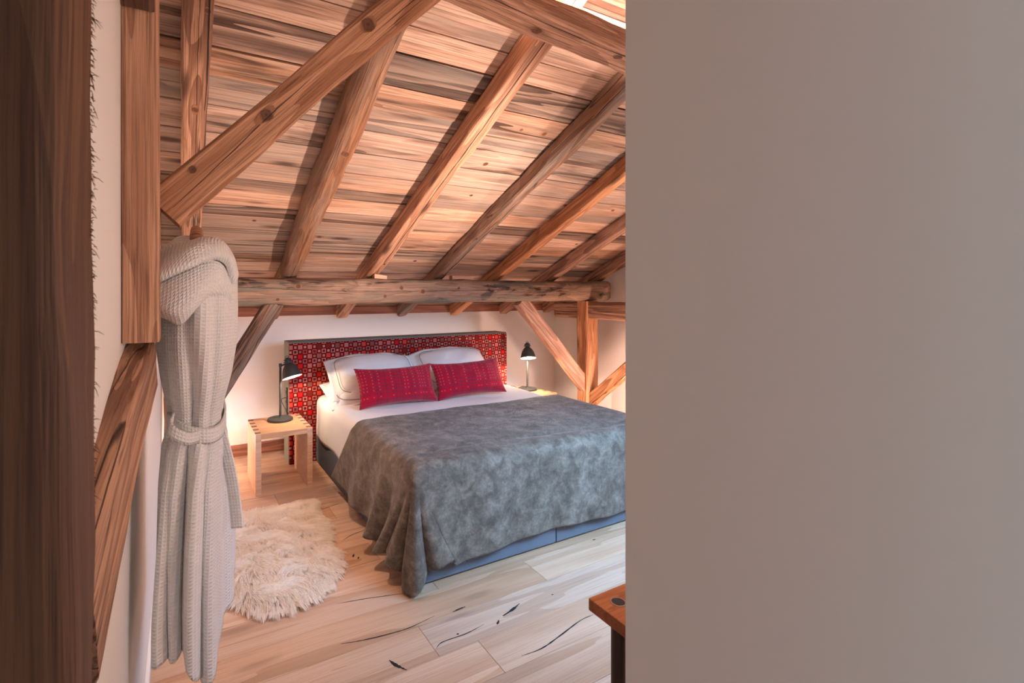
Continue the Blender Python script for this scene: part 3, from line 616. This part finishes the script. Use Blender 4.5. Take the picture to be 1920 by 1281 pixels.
# ------------------------------------------------------------------ fur throw
def throw_point(s, t):
    """s: from left hem (0) to right hem; t: from the edge near the pillows (0) to the foot hem. metres of cloth"""
    OL, OR, OF = 0.48, 0.50, 0.47; half = BX1-BX0
    Ytop = 3.20; topz = 0.612
    xl = s-OL                                    # <0: over the left edge, >half: over the right
    yl = Ytop - t                                # position along the bed, < BY0 : over the foot
    p = max(0, -xl); q = max(0, BY0-yl); r_ = max(0, xl-half)
    rr = 0.07
    if p > 0:
        R = math.hypot(p, q); a = math.atan2(q, p) if q > 0 else 0.0
        k = min(1, R/0.5); out, dn = bed_profile(R, rr)
        m1, m2 = 0.24*k**1.3, 0.20*k**1.3
        if q > 0:                                # corner: a broad flaring fold
            t_ = a/(PI/2); A = Vector((BX0-out-0.022-0.05*k, BY0+m1)); Bc = Vector((BX0-0.02-0.15*k, BY0-0.02-0.12*k)); C_ = Vector((BX0+m2, BY0-out-0.022-0.03*k))
            P_ = A*(1-t_)**2 + Bc*2*t_*(1-t_) + C_*t_*t_; T2 = ((Bc-A)*(1-t_)+(C_-Bc)*t_).normalized(); N2 = Vector((T2.y, -T2.x))
            if N2.x > 0 and N2.y > 0: N2 = -N2
            rip = k**1.2*(0.040*math.sin(t_*2*PI*2.5-0.7)+0.018*math.sin(t_*2*PI*5+1))*math.sin(PI*t_)**0.6
            P_ = P_ + N2*rip
            return P_.x, P_.y, max(topz - dn*0.955, 0.016)
        u_ = yl-BY0
        y = yl + m1*math.exp(-u_/0.30)
        wv = math.sin(u_*2*PI/0.30 + 0.6 - k*0.5)+0.2*math.sin(u_*2*PI/0.17+2)
        amp = k**1.3*0.056*math.exp(-max(0, u_-0.40)*3.2)*min(1, u_/0.05)
        x = BX0 - out - 0.022 - 0.05*k*math.exp(-u_/0.35) - amp*(0.7+wv)
        return x, y + 1.05*p*max(0, (u_-0.45)/0.6), topz-dn
    if r_ > 0:
        out, dn = bed_profile(r_, rr); k = min(1, dn/0.4)
        return BX1 + out + 0.025 + 0.02*k*math.sin(yl*13)**2, yl if q <= 0 else BY0-0.01, max(0.02, topz-dn-(q if q > 0 else 0))
    if q > 0:
        out, dn = bed_profile(q, rr); k = min(1, dn/0.45)
        x = BX0+xl; f = min(1, xl/0.25); m2 = 0.20*min(1, q/0.5)**1.3; x += m2*math.exp(-xl/0.25)
        wv = math.sin(x*19+1.2*math.sin(x*3.1))*0.5+math.sin(x*8.3+2)*0.5
        y = BY0 - out - 0.020 - k*(0.016+0.014*wv*f) - 0.03*k*math.exp(-xl/0.12)
        return x, y, topz-dn+0.012*math.sin(x*4.2)
    w = noise.noise(Vector((xl*1.8, yl*1.8, 7)))*0.018 + noise.noise(Vector((xl*5, yl*5, 2)))*0.008
    e = min(1, xl/0.12, (half-xl)/0.12, max(0, (yl-BY0)/0.12)); e = max(0, e)
    z = topz + w*e + 0.0
    # a low seam ridge across the throw
    ys = 2.28+0.14*(1-xl/half); z -= 0.014*math.exp(-((yl-ys)/0.014)**2)*e
    # roll over rounded edges
    ex = min(xl, half-xl); 
    if ex < rr: z -= rr*(1-math.cos(math.asin(min(1, (rr-ex)/rr))))*0.35
    ey = yl-BY0
    if ey < rr: z -= rr*(1-math.cos(math.asin(min(1, (rr-ey)/rr))))*0.35
    return BX0+xl, yl, z
def fur_throw():
    nu, nv = 230, 130; SW, TL = 0.48+1.822+0.5, 3.20-BY0+0.47; P = np.zeros((nv, nu, 3))
    for j in range(nv):
        for i in range(nu):
            x, y, z = throw_point(SW*i/(nu-1), TL*j/(nv-1)); P[j, i] = (x, y, z)
    for _ in range(3):                            # relax the joins between the patches
        Q = P.copy(); Q[1:-1, 1:-1] = 0.5*P[1:-1, 1:-1] + 0.125*(P[:-2, 1:-1]+P[2:, 1:-1]+P[1:-1, :-2]+P[1:-1, 2:]); P = Q
    root = mesh_obj('fur_throw', P.reshape(-1, 3), grid_faces(nu, nv), M['fur'], None, True)
    tag(root, 'grey-brown faux fur throw draped over the foot of the bed to the floor', 'throw')
    md = root.modifiers.new('thick', 'SOLIDIFY'); md.thickness = 0.012; md.offset = -1
    # normals
    du = np.gradient(P, axis=1); dv = np.gradient(P, axis=0); N = np.cross(du, dv); N /= np.linalg.norm(N, axis=2, keepdims=True)+1e-9
    if N[10, nu//2, 2] < 0: N = -N
    n = 230000; u = rng.random(n)*(nu-1.001); v = rng.random(n)*(nv-1.001); i0 = u.astype(int); j0 = v.astype(int); fu = (u-i0)[:, None]; fv = (v-j0)[:, None]
    bi = lambda A: A[j0, i0]*(1-fu)*(1-fv)+A[j0, i0+1]*fu*(1-fv)+A[j0+1, i0]*(1-fu)*fv+A[j0+1, i0+1]*fu*fv
    p = bi(P); nn = bi(N); T_ = bi(dv); T_ /= np.linalg.norm(T_, axis=1, keepdims=True)+1e-9
    Bt = bi(du); Bt /= np.linalg.norm(Bt, axis=1, keepdims=True)+1e-9
    f = np.random.default_rng(2); g1 = f.standard_normal((nv//9+2, nu//9+2)); g2 = f.standard_normal((nv//9+2, nu//9+2))
    def samp(g, k): 
        a = v/k; b = u/k; a0 = a.astype(int); b0 = b.astype(int); fa, fb_ = a-a0, b-b0; a0 = np.minimum(a0, g.shape[0]-2); b0 = np.minimum(b0, g.shape[1]-2)
        return g[a0, b0]*(1-fa)*(1-fb_)+g[a0+1, b0]*fa*(1-fb_)+g[a0, b0+1]*(1-fa)*fb_+g[a0+1, b0+1]*fa*fb_
    lx = samp(g1, 9)[:, None]; ly = samp(g2, 9)[:, None]
    g3 = f.standard_normal((nv//2+2, nu//2+2)); lx = lx + 0.5*samp(g3, 2)[:, None]
    d = nn*0.8 + T_*(0.5+0.35*ly) + Bt*0.45*lx + f.standard_normal((n, 3))*0.22; d /= np.linalg.norm(d, axis=1, keepdims=True)
    L = 0.0125*(0.6+0.8*f.random((n, 1)))
    pts = np.stack([p, p+d*L*0.5, p+d*L+T_*L*0.25], axis=1)
    pts[:, :, 2] = np.maximum(pts[:, :, 2], 0.002)
    hair('fur_pile', pts, 0.0011, 0.0003, M['fur'], root)
fur_throw()

# ------------------------------------------------------------------ pillows and cushions
def pillow(name, w, h, T_, mat, flange=0.0, seed=0, pinch=0.06, droop=0.0):
    nu, nv = 40, 26; V = []; UV = []; faces = []
    for side in (1, -1):
        for j in range(nv):
            for i in range(nu):
                u = -1+2*i/(nu-1); v = -1+2*j/(nv-1)
                cu = 1-flange/(w/2); cv = 1-flange/(h/2)
                a, b = min(1, abs(u)/cu), min(1, abs(v)/cv)
                th = T_/2*((1-a**2.6)**0.55)*((1-b**2.6)**0.55)
                x = u*w/2*(1-pinch*(1-v*v)*abs(u)**3*0.5); y = (1-droop*u*u)* v*h/2*(1-pinch*2.2*(1-u*u)*abs(v)**3*0.5)
                wr_ = noise.noise(Vector((u*2.6+seed, v*2.2, side)))*0.012*(th/(T_/2)+0.15)+noise.noise(Vector((u*7+seed, v*6, side*2)))*0.004
                fl = 0.006*math.sin(u*9+seed)*(1 if (a >= 1 or b >= 1) else 0) if flange else 0
                V.append((x, y, -droop*0.35*u*u*abs(u)+side*(th+0.003)+wr_*(1 if th > 1e-4 else 0)+fl)); UV.append((u*w/2, v*h/2))
    n = nu*nv
    f1 = grid_faces(nu, nv); faces = f1 + [tuple(n+k for k in f[::-1]) for f in f1]
    rim = [i for i in range(nu)] + [j*nu+nu-1 for j in range(1, nv)] + [(nv-1)*nu+i for i in range(nu-2, -1, -1)] + [j*nu for j in range(nv-2, 0, -1)]
    for k in range(len(rim)):
        a, b = rim[k], rim[(k+1) % len(rim)]; faces.append((b, a, a+n, b+n))
    o = mesh_obj(name, V, faces, mat, None, True); set_uv(o, UV)
    return o
def place(o, loc, tilt, rz, roll=0.0):
    """stand a pillow up: tilt 90 = upright facing -Y"""
    o.matrix_world = Matrix.Translation(loc) @ Matrix.Rotation(rz, 4, 'Z') @ Matrix.Rotation(tilt, 4, 'X') @ Matrix.Rotation(roll, 4, 'Z')
def add_piping(o, w, h, flange):
    a, b = w/2-flange, h/2-flange; pts = []
    for k in range(48):
        t = 2*PI*k/48; c, s_ = math.cos(t), math.sin(t); pts.append((math.copysign(abs(c)**0.32, c)*a*0.97, math.copysign(abs(s_)**0.32, s_)*b*0.95, 0.016))
    bm = bmesh.new(); add_tube(bm, pts+[pts[0]], 0.0022, 6, False); bm_obj('piping', bm, M['piping'], o)
PW, PH = 0.82, 0.54
for (loc, tl, rz, lab) in (((1.47, 4.02, 0.665), 0.28, -0.02, 'lower white pillow lying under the left piped pillow'),
                           ((1.50, 4.03, 0.785), 0.66, -0.03, 'upper white pillow with grey piping behind the left red cushion'),
                           ((2.34, 4.02, 0.665), 0.28, 0.03, 'lower white pillow lying under the right pillow'),
                           ((2.31, 4.03, 0.795), 0.68, 0.02, 'upper white pillow with piping behind the right red cushion')):
    o = pillow('pillow', PW, PH, 0.21, M['linen'], 0.055, loc[0]*3, 0.06, 0.15); place(o, loc, tl, rz); tag(o, lab, 'pillow', 'white pillows on the bed'); add_piping(o, PW, PH, 0.055)
for (loc, tl, rz, roll, lab) in (((1.545, 3.66, 0.742), 1.12, 0.0, 0.0, 'left red checked wool cushion on the bed'), ((2.235, 3.665, 0.742), 1.10, -0.06, 0.03, 'right magenta-red checked wool cushion on the bed')):
    o = pillow('cushion', 0.68, 0.33, 0.15, M['cushion'], 0.0, loc[0]*5, 0.13); place(o, loc, tl, rz, roll); tag(o, lab, 'cushion', 'red checked cushions')

# ------------------------------------------------------------------ bedside stools
def stool(loc, rz, label):
    w, d, h, t = 0.415, 0.49, 0.453, 0.040
    r = empty('bedside_stool', loc, rz); tag(r, label, 'stool', 'pale oak bedside stools')
    box('top', (-w/2+t, -d/2, h-t), (w/2-t, d/2, h), M['oak_light'], r, 0.0015)
    for s_ in (-1, 1):
        lg = box('leg', (min(s_*w/2, s_*(w/2-t)), -d/2, 0), (max(s_*w/2, s_*(w/2-t)), d/2, h), M['oak_light'], r, 0.0015)
        for k in range(5):                      # box-joint fingers showing end grain
            y = -d/2+0.045+k*0.1
            x0 = s_*(w/2-t*0.5)
            fg = box('joint_finger', (x0-t*0.5-0.0005, y-0.022, h-0.002), (x0+t*0.5-0.001, y+0.022, h+0.0006), M['oak_joint'], lg)
    bm = bmesh.new(); add_box(bm, (-w/2+t, d/2-0.03, h-t-0.05), (w/2-t, d/2-0.012, h-t)); bm_obj('rail', bm, M['oak_light'], r)
    return r
stool((0.687, 4.03, 0), 0, 'pale oak bench stool left of the bed, carrying a lamp')
stool((3.20, 4.10, 0), math.radians(10), 'pale oak bench stool right of the bed, mostly hidden by bedcover')

# ------------------------------------------------------------------ bedside lamps
def lamp(loc, arm, nrm, cable, label, watt):
    r = empty('bedside_lamp', loc); tag(r, label, 'lamp', 'dark metal bedside lamps')
    bm = bmesh.new(); add_lathe(bm, [(0.0, 0), (0.098, 0), (0.1, 0.003), (0.1, 0.014), (0.096, 0.019), (0.02, 0.022), (0.016, 0.03), (0.0, 0.03)], 40); b_ = bm_obj('base', bm, M['black_metal'], r)
    bm = bmesh.new(); add_tube(bm, [(0, 0, 0.02), (0, 0, 0.455)], 0.0095, 14); bm_obj('stem', bm, M['black_metal'], r)
    a = Vector((*arm, 0.0)); hub = Vector((0, 0, 0.45))
    apex = hub + a + Vector((0, 0, 0.012))
    bm = bmesh.new(); add_tube(bm, [hub+Vector((0, 0, -0.008)), hub+a*0.5+Vector((0, 0, 0.004)), apex], 0.0065, 10); add_lathe(bm, [(0.013, -0.012), (0.013, 0.012)], 14, Matrix.Translation(hub)); bm_obj('arm', bm, M['black_metal'], r)
    n = Vector(nrm).normalized(); q = Vector((0, 0, -1)).rotation_difference(n).to_matrix().to_4x4(); Mx = Matrix.Translation(apex) @ q
    bm = bmesh.new()    # dome, open side at local -Z
    outer = [(0.024, 0.0), (0.034, -0.008), (0.05, -0.028), (0.064, -0.055), (0.073, -0.085), (0.078, -0.11), (0.081, -0.118)]
    inner = [(0.078, -0.117), (0.075, -0.108), (0.069, -0.085), (0.06, -0.055), (0.046, -0.03), (0.03, -0.012), (0.0, -0.01)]
    add_lathe(bm, outer, 40, Mx, True); sh = bm_obj('shade', bm, M['black_metal'], r, True)
    bm = bmesh.new(); add_lathe(bm, [(0.081, -0.118)]+inner, 40, Mx, True); bm_obj('shade_lining', bm, M['white_in'], sh, True)
    bm = bmesh.new(); add_lathe(bm, [(0.024, -0.002), (0.024, 0.01), (0.036, 0.012), (0.036, 0.018), (0.025, 0.02), (0.025, 0.028), (0.032, 0.03), (0.032, 0.035), (0.02, 0.038), (0.012, 0.048), (0.0, 0.048)], 10, Mx); cp = bm_obj('cap', bm, M['black_metal'], r)
    bm = bmesh.new(); add_tube(bm, [Mx @ Vector((0.016*math.cos(t), 0, 0.047+0.016*math.sin(t))) for t in np.linspace(-0.2, PI+0.2, 10)], 0.0025, 6); bm_obj('hook', bm, M['black_metal'], cp)
    bm = bmesh.new(); add_lathe(bm, [(0.0, -0.028), (0.014, -0.03), (0.018, -0.05), (0.026, -0.075), (0.022, -0.092), (0.01, -0.102), (0.0, -0.104)], 20, Mx); bm_obj('bulb', bm, M['bulb'], r, True)
    bm = bmesh.new(); add_tube(bm, catmull(cable, 6), 0.003, 6); cb = bm_obj('cable', bm, M['rubber'], r)
    lp = light('bulb_light', 'SPOT', Mx @ Vector((0, 0, -0.116)) + Vector(loc), watt, (1.0, 0.74, 0.54), 0.02, spot=3.05); lp.rotation_euler = (Mx.to_3x3() @ Matrix.Identity(3)).to_euler()
    return r
lamp((0.713, 4.13, 0.4536), (0.062, -0.02), (0.20, -0.35, -1.0), [(0.05, 0.09, 0.006), (0.085, 0.115, 0.02), (0.055, 0.15, 0.075), (0.045, 0.20, 0.12), (0.075, 0.25, 0.125), (0.105, 0.275, 0.12)], 'dark metal dome lamp lit on the left bedside stool', 9)
lamp((3.27, 4.16, 0.4536), (-0.035, -0.045), (-0.16, -0.32, -1.0), [(-0.07, 0.07, 0.006), (-0.11, 0.08, 0.03), (-0.15, 0.10, 0.035), (-0.17, 0.12, 0.008)], 'dark metal dome lamp lit on the right bedside stool', 26)

# ------------------------------------------------------------------ sheepskin
def sheepskin():
    O = [(0.02, 3.42), (0.17, 3.50), (0.314, 3.515), (0.518, 3.525), (0.66, 3.50), (0.77, 3.515), (0.842, 3.47), (0.835, 3.38), (0.815, 3.30), (0.817, 3.18), (0.843, 3.083), (0.815, 2.95), (0.776, 2.83), (0.80, 2.703), (0.775, 2.588), (0.72, 2.479), (0.641, 2.391),
         (0.535, 2.335), (0.434, 2.32), (0.343, 2.34), (0.261, 2.411), (0.18, 2.53), (0.10, 2.66), (0.06, 2.80), (0.09, 2.93), (0.03, 3.06), (-0.01, 3.2), (-0.02, 3.33)]
    P = catmull([(x, y, 0) for x, y in O]+[(O[0][0], O[0][1], 0)], 5)[:-1]; c = Vector((0.42, 2.93, 0)); n = len(P)
    c2 = np.array([(p.x, p.y) for p in P]); ctr = np.array([c.x, c.y])
    K = 14; V = []
    inset = 0.035
    for k in range(K+1):
        f = k/K
        for p in c2:
            d = p-ctr; l = np.linalg.norm(d); q = ctr+d*(1-inset/l)*f; V.append((q[0], q[1], 0.004+0.022*(1-f**6)))
    root = empty('sheepskin_rug', (c.x, c.y, 0)); tag(root, 'cream long-haired sheepskin rug on the floor left of the bed', 'rug')
    F = grid_faces(n, K+1, True); hd = mesh_obj('hide', [(v[0]-c.x, v[1]-c.y, v[2]) for v in V], F, M['hide'], root, True)
    m = 70000; f = np.random.default_rng(5)
    a = f.random(m)*n; i0 = a.astype(int); fr_ = (a-i0)[:, None]; edge = c2[i0 % n]*(1-fr_)+c2[(i0+1) % n]*fr_
    d = edge-ctr; l = np.linalg.norm(d, axis=1, keepdims=True); rad = np.sqrt(f.random((m, 1)))
    xy = ctr + d*(1-inset/l)*rad; z = 0.004+0.022*(1-rad**6)
    # clumped lock directions: combed towards the lower right, curling at the rim outwards
    ph = np.array([[noise.noise(Vector((x*9, y*9, 0))), noise.noise(Vector((x*9, y*9, 8))), noise.noise(Vector((x*22, y*22, 4)))] for x, y in xy])
    dirs = np.concatenate([0.35*np.ones((m, 1))+ph[:, :1]*1.5, -0.55*np.ones((m, 1))+ph[:, 1:2]*1.5], axis=1)
    out = d/l; w = np.clip((rad-0.72)/0.28, 0, 1); dirs = dirs*(1-w*0.75)+out*w*1.0
    up = 0.95-0.45*w+0.3*ph[:, 2:3]
    D = np.concatenate([dirs*0.8, up], axis=1)+f.standard_normal((m, 3))*0.13; D /= np.linalg.norm(D, axis=1, keepdims=True)
    L = 0.055*(0.7+0.5*f.random((m, 1))); p0 = np.concatenate([xy, z], axis=1)
    side = np.concatenate([dirs, np.zeros((m, 1))], axis=1); side /= np.linalg.norm(side, axis=1, keepdims=True)+1e-6
    p1 = p0+D*L*0.38; p2 = p1+D*L*0.30+side*L*0.16+np.array([0, 0, -0.05])*L; p3 = p2+side*L*0.34+D*L*0.06+ph*L*0.10+np.array([0, 0, -0.18])*L
    nc = 2600; cid = f.choice(m, nc, replace=False); near = np.empty(m, int)
    for q in range(0, m, 4000): near[q:q+4000] = np.argmin(((xy[q:q+4000, None, :]-xy[None, cid, :])**2).sum(2), axis=1)
    ci = cid[near]
    for arr, kf in ((p1, 0.1), (p2, 0.3), (p3, 0.42)): arr += (arr[ci]-arr)*kf*np.array([1, 1, 0.5])
    pts = np.stack([p0, p1, p2, p3], axis=1); pts[:, :, 2] = np.maximum(pts[:, :, 2], 0.003); pts[:, :, :2] -= ctr
    hair('wool', pts, 0.0010, 0.0003, M['wool'], root)
sheepskin()

# ------------------------------------------------------------------ bathrobe on its hanger
def robe():
    root = empty('bathrobe', (0.04, 1.72, 0.45)); tag(root, 'white waffle cotton bathrobe hanging by the left wall', 'bathrobe')
    base = root.location.copy()
    # z, centre x, half width x, centre y, half depth y, shear, fold amplitude
    tab = [(1.665, 0.035, 0.045, 1.72, 0.07, 0.0, 0.01), (1.64, 0.036, 0.068, 1.715, 0.17, 0.0, 0.015), (1.60, 0.040, 0.092, 1.71, 0.25, 0.0, 0.02), (1.55, 0.044, 0.104, 1.71, 0.275, 0.0, 0.025), (1.45, 0.044, 0.104, 1.71, 0.275, 0.0, 0.04),
           (1.35, 0.043, 0.102, 1.71, 0.265, 0.0, 0.05), (1.25, 0.042, 0.088, 1.71, 0.245, 0.0, 0.06), (1.16, 0.039, 0.070, 1.71, 0.205, 0.0, 0.05), (1.12, 0.038, 0.068, 1.71, 0.20, 0.02, 0.05), (1.06, 0.028, 0.080, 1.71, 0.215, 0.07, 0.07),
           (0.95, 0.018, 0.083, 1.71, 0.24, 0.13, 0.09), (0.8, 0.015, 0.086, 1.71, 0.265, 0.17, 0.10), (0.65, 0.013, 0.088, 1.71, 0.275, 0.18, 0.11), (0.40, 0.013, 0.088, 1.71, 0.275, 0.18, 0.12)]
    nu, nv = 150, 84; V = []; UV = []
    for j in range(nv):
        for i in range(nu):
            th = 2*PI*i/nu
            front = max(0, -math.sin(th))
            hem = 0.535 - 0.10*math.exp(-((math.atan2(math.sin(th+1.05), math.cos(th+1.05)))/0.42)**2) + 0.035*math.exp(-((math.atan2(math.sin(th+1.57), math.cos(th+1.57)))/0.12)**2)
            z = 1.665 - (1.665-hem)*j/(nv-1)
            cx, wx, cy, wy, sh, fa = lerp_table(tab, z)
            f = 1 + fa*(0.75*math.cos(9*th+1.0+0.5*math.sin(z*5)) + 0.45*math.cos(15*th+z*3) + 0.3*noise.noise(Vector((th*2, z*3, 1))))
            g = math.atan2(math.sin(th+1.62), math.cos(th+1.62))
            below = 1/(1+math.exp((z-1.10)*60)); above = 1-below
            f -= (0.17*below*min(1, (1.12-z)*6) if z < 1.12 else 0.10*above*math.exp(-((z-1.22)/0.12)**2))*math.exp(-(g/0.13)**2)
            c, s_ = math.cos(th), math.sin(th)
            x = cx + wx*math.copysign(abs(c)**0.8, c)*f; y = cy + wy*math.copysign(abs(s_)**0.85, s_)*f
            x += sh*(y-1.5)
            if z < 1.05 and c < 0: x += 0  # keep left side flat against the wall
            V.append((x-base.x, y-base.y, z-base.z)); UV.append((th/(2*PI)*0.98+0.0, z))
    o = mesh_obj('robe_body', V, grid_faces(nu, nv, True), M['waffle'], root, True)
    l = o.data.uv_layers.new(name='UVMap')
    for p in o.data.polygons:
        us = [UV[v][0] for v in p.vertices]; wrapf = max(us)-min(us) > 0.4
        for li, v in zip(p.loop_indices, p.vertices):
            u = UV[v][0]; l.data[li].uv = (u+0.98 if wrapf and u < 0.4 else u, UV[v][1])
    md = o.modifiers.new('thick', 'SOLIDIFY'); md.thickness = 0.006; md.offset = -1
    # hood / collar: a pouch hanging from the neck, its rim turned over
    def sheet(name, rows, nseg=28, mat=M['waffle'], thick=0.007):
        cur = [catmull(r, 8) for r in rows]; nU = len(cur[0])
        cols = [catmull([c[i] for c in cur], 6) for i in range(nU)]; nV = len(cols[0])
        Vv = []; U = []
        for j in range(nV):
            for i in range(nU):
                p = cols[i][j]; Vv.append(p-base); U.append((i*0.2/nU, j*0.012))
        oo = mesh_obj(name, Vv, grid_faces(nU, nV), mat, root, True)
        acc = np.zeros((nV, nU, 2)); Pn = np.array([tuple(v) for v in Vv]).reshape(nV, nU, 3)
        acc[:, 1:, 0] = np.cumsum(np.linalg.norm(np.diff(Pn, axis=1), axis=2), axis=1); acc[1:, :, 1] = np.cumsum(np.linalg.norm(np.diff(Pn, axis=0), axis=2), axis=0)
        set_uv(oo, acc.reshape(-1, 2)); m_ = oo.modifiers.new('thick', 'SOLIDIFY'); m_.thickness = thick; m_.offset = 0; return oo
    hood_rows = [[(-0.05, 1.56, 1.615), (-0.02, 1.60, 1.645), (0.02, 1.63, 1.652), (0.06, 1.63, 1.665), (0.10, 1.60, 1.655), (0.132, 1.56, 1.61), (0.145, 1.55, 1.56)],
                 [(-0.057, 1.45, 1.585), (-0.02, 1.435, 1.605), (0.02, 1.43, 1.625), (0.06, 1.44, 1.64), (0.10, 1.46, 1.635), (0.128, 1.49, 1.60), (0.142, 1.51, 1.55)],
                 [(-0.058, 1.40, 1.545), (-0.02, 1.385, 1.560), (0.02, 1.38, 1.58), (0.055, 1.39, 1.595), (0.088, 1.41, 1.602), (0.118, 1.44, 1.585), (0.134, 1.47, 1.53)],
                 [(-0.056, 1.405, 1.52), (-0.018, 1.395, 1.543), (0.02, 1.39, 1.563), (0.052, 1.40, 1.58), (0.083, 1.42, 1.587), (0.108, 1.45, 1.57), (0.122, 1.475, 1.52)]]
    sheet('hood_collar', hood_rows)
    pouch = [[(-0.058, 1.425, 1.525), (-0.02, 1.415, 1.548), (0.02, 1.41, 1.568), (0.05, 1.42, 1.585), (0.08, 1.435, 1.59), (0.105, 1.46, 1.572), (0.125, 1.48, 1.53)],
             [(-0.060, 1.405, 1.49), (-0.02, 1.385, 1.50), (0.015, 1.38, 1.515), (0.045, 1.39, 1.53), (0.075, 1.41, 1.54), (0.10, 1.44, 1.53), (0.122, 1.47, 1.50)],
             [(-0.060, 1.40, 1.465), (-0.025, 1.375, 1.455), (0.005, 1.37, 1.455), (0.032, 1.38, 1.475), (0.06, 1.405, 1.50), (0.09, 1.44, 1.505), (0.12, 1.475, 1.48)],
             [(-0.058, 1.415, 1.445), (-0.03, 1.41, 1.432), (-0.003, 1.41, 1.418), (0.022, 1.415, 1.445), (0.048, 1.425, 1.475), (0.08, 1.45, 1.488), (0.115, 1.48, 1.465)]]
    sheet('hood', pouch)
    # belt round the waist and its hanging tail
    def strap(name, path, w, updir, thick=0.006):
        P = catmull(path, 8); Vv = []; U = []; L = 0
        for i, p in enumerate(P):
            if i: L += (p-P[i-1]).length
            for k, a in enumerate((-0.5, -0.2, 0.2, 0.5)): Vv.append(p + Vector(updir)*w*a - base); U.append((L, w*a))
        oo = mesh_obj(name, Vv, grid_faces(4, len(P)), M['waffle'], root, True); set_uv(oo, U)
        m_ = oo.modifiers.new('thick', 'SOLIDIFY'); m_.thickness = thick; m_.offset = 0; return oo
    pth = []
    for k in range(15):
        t = -PI+0.5+(PI*1.35)*k/14; pth.append((0.040+0.082*math.copysign(abs(math.cos(t))**0.8, math.cos(t)), 1.71+0.222*math.copysign(abs(math.sin(t))**0.85, math.sin(t)), 1.118+0.018*math.sin(t*2+0.6)))
    strap('belt', pth, 0.044, (0, 0, 1))
    strap('belt_loop', [(-0.02, 1.475, 1.165), (-0.026, 1.44, 1.15), (-0.012, 1.425, 1.135), (0.015, 1.43, 1.118), (0.04, 1.46, 1.112)], 0.03, (0.15, 0, 1))
    strap('belt_tail', [(0.095, 1.60, 1.11), (0.108, 1.585, 1.06), (0.122, 1.575, 1.0), (0.134, 1.57, 0.93), (0.142, 1.565, 0.86), (0.146, 1.56, 0.80)], 0.038, (0.75, -0.55, 0.12))
robe()
def hanger():
    h = empty('coat_hanger', (0.04, 1.70, 1.62)); tag(h, 'wooden coat hanger inside the bathrobe collar', 'hanger')
    for s_ in (-1, 1):
        pts = [(0, 0, 0.075), (0.0, s_*0.05, 0.068), (0, s_*0.11, 0.04), (0.0, s_*0.17, 0.005), (0, s_*0.20, -0.02)]
        P = catmull(pts, 5); bm = bmesh.new(); rings = []
        for i, p in enumerate(P):
            t = (P[min(i+1, len(P)-1)]-P[max(i-1, 0)]).normalized(); b = Vector((1, 0, 0)); n_ = t.cross(b)
            w = 0.013+0.012*i/len(P); rings.append([bm.verts.new(p+b*w*math.cos(a)+n_*0.012*math.sin(a)) for a in np.linspace(0, 2*PI, 12, endpoint=False)])
        for i in range(len(rings)-1):
            for k in range(12): bm.faces.new((rings[i][k], rings[i][(k+1) % 12], rings[i+1][(k+1) % 12], rings[i+1][k]))
        bm.faces.new(rings[0]); bm.faces.new(rings[-1][::-1]); bm_obj('arm', bm, M['beam'], h, True)
    bm = bmesh.new(); add_tube(bm, catmull([(0, 0, 0.075), (0, 0, 0.105), (0, -0.012, 0.125), (0, -0.005, 0.148), (0, 0.014, 0.150), (0, 0.022, 0.132)], 6), 0.0022, 8); bm_obj('hook', bm, M['steel'], h, True)
    bm = bmesh.new(); add_tube(bm, [(0.04, 1.42, 1.766), (0.04, 1.71, 1.766)], 0.0035, 8); o = bm_obj('nail', bm, M['steel'], None)
    br = [q for q in bpy.data.objects if q.get('label', '').startswith('long diagonal brace')][0]; o.parent = br; o.matrix_parent_inverse = br.matrix_world.inverted()
bpy.context.view_layer.update()
hanger()

# ------------------------------------------------------------------ desk corner
def desk():
    zt, th = 0.74, 0.030; x0, x1, y0, y1 = 0.891, 1.95, 0.462, 0.892
    r = empty('desk', (x0, y1, 0)); tag(r, 'red-brown wooden table corner at lower right with a round metal leg', 'table')
    box('top', (0, y0-y1, zt-th), (x1-x0, 0, zt), M['desk_wood'], r, 0.0025)
    for dx, dy in ((0.052, -0.047), (x1-x0-0.052, -0.047), (0.052, y0-y1+0.047), (x1-x0-0.052, y0-y1+0.047)):
        bm = bmesh.new(); add_lathe(bm, [(0.017, 0), (0.017, zt-th)], 24, Matrix.Translation((dx, dy, 0))); lg = bm_obj('leg', bm, M['leg_metal'], r, False)
        bm = bmesh.new(); add_lathe(bm, [(0.019, zt), (0.019, zt+0.0015), (0.016, zt+0.0018), (0.0155, zt+0.0004)], 28, Matrix.Translation((dx, dy, 0)), True); bm_obj('leg_collar', bm, M['steel'], lg)
        bm = bmesh.new(); add_lathe(bm, [(0.0156, zt+0.0002), (0.0156, zt+0.0009), (0, zt+0.0009)], 28, Matrix.Translation((dx, dy, 0))); bm_obj('leg_cap', bm, M['rubber'], lg)
desk()
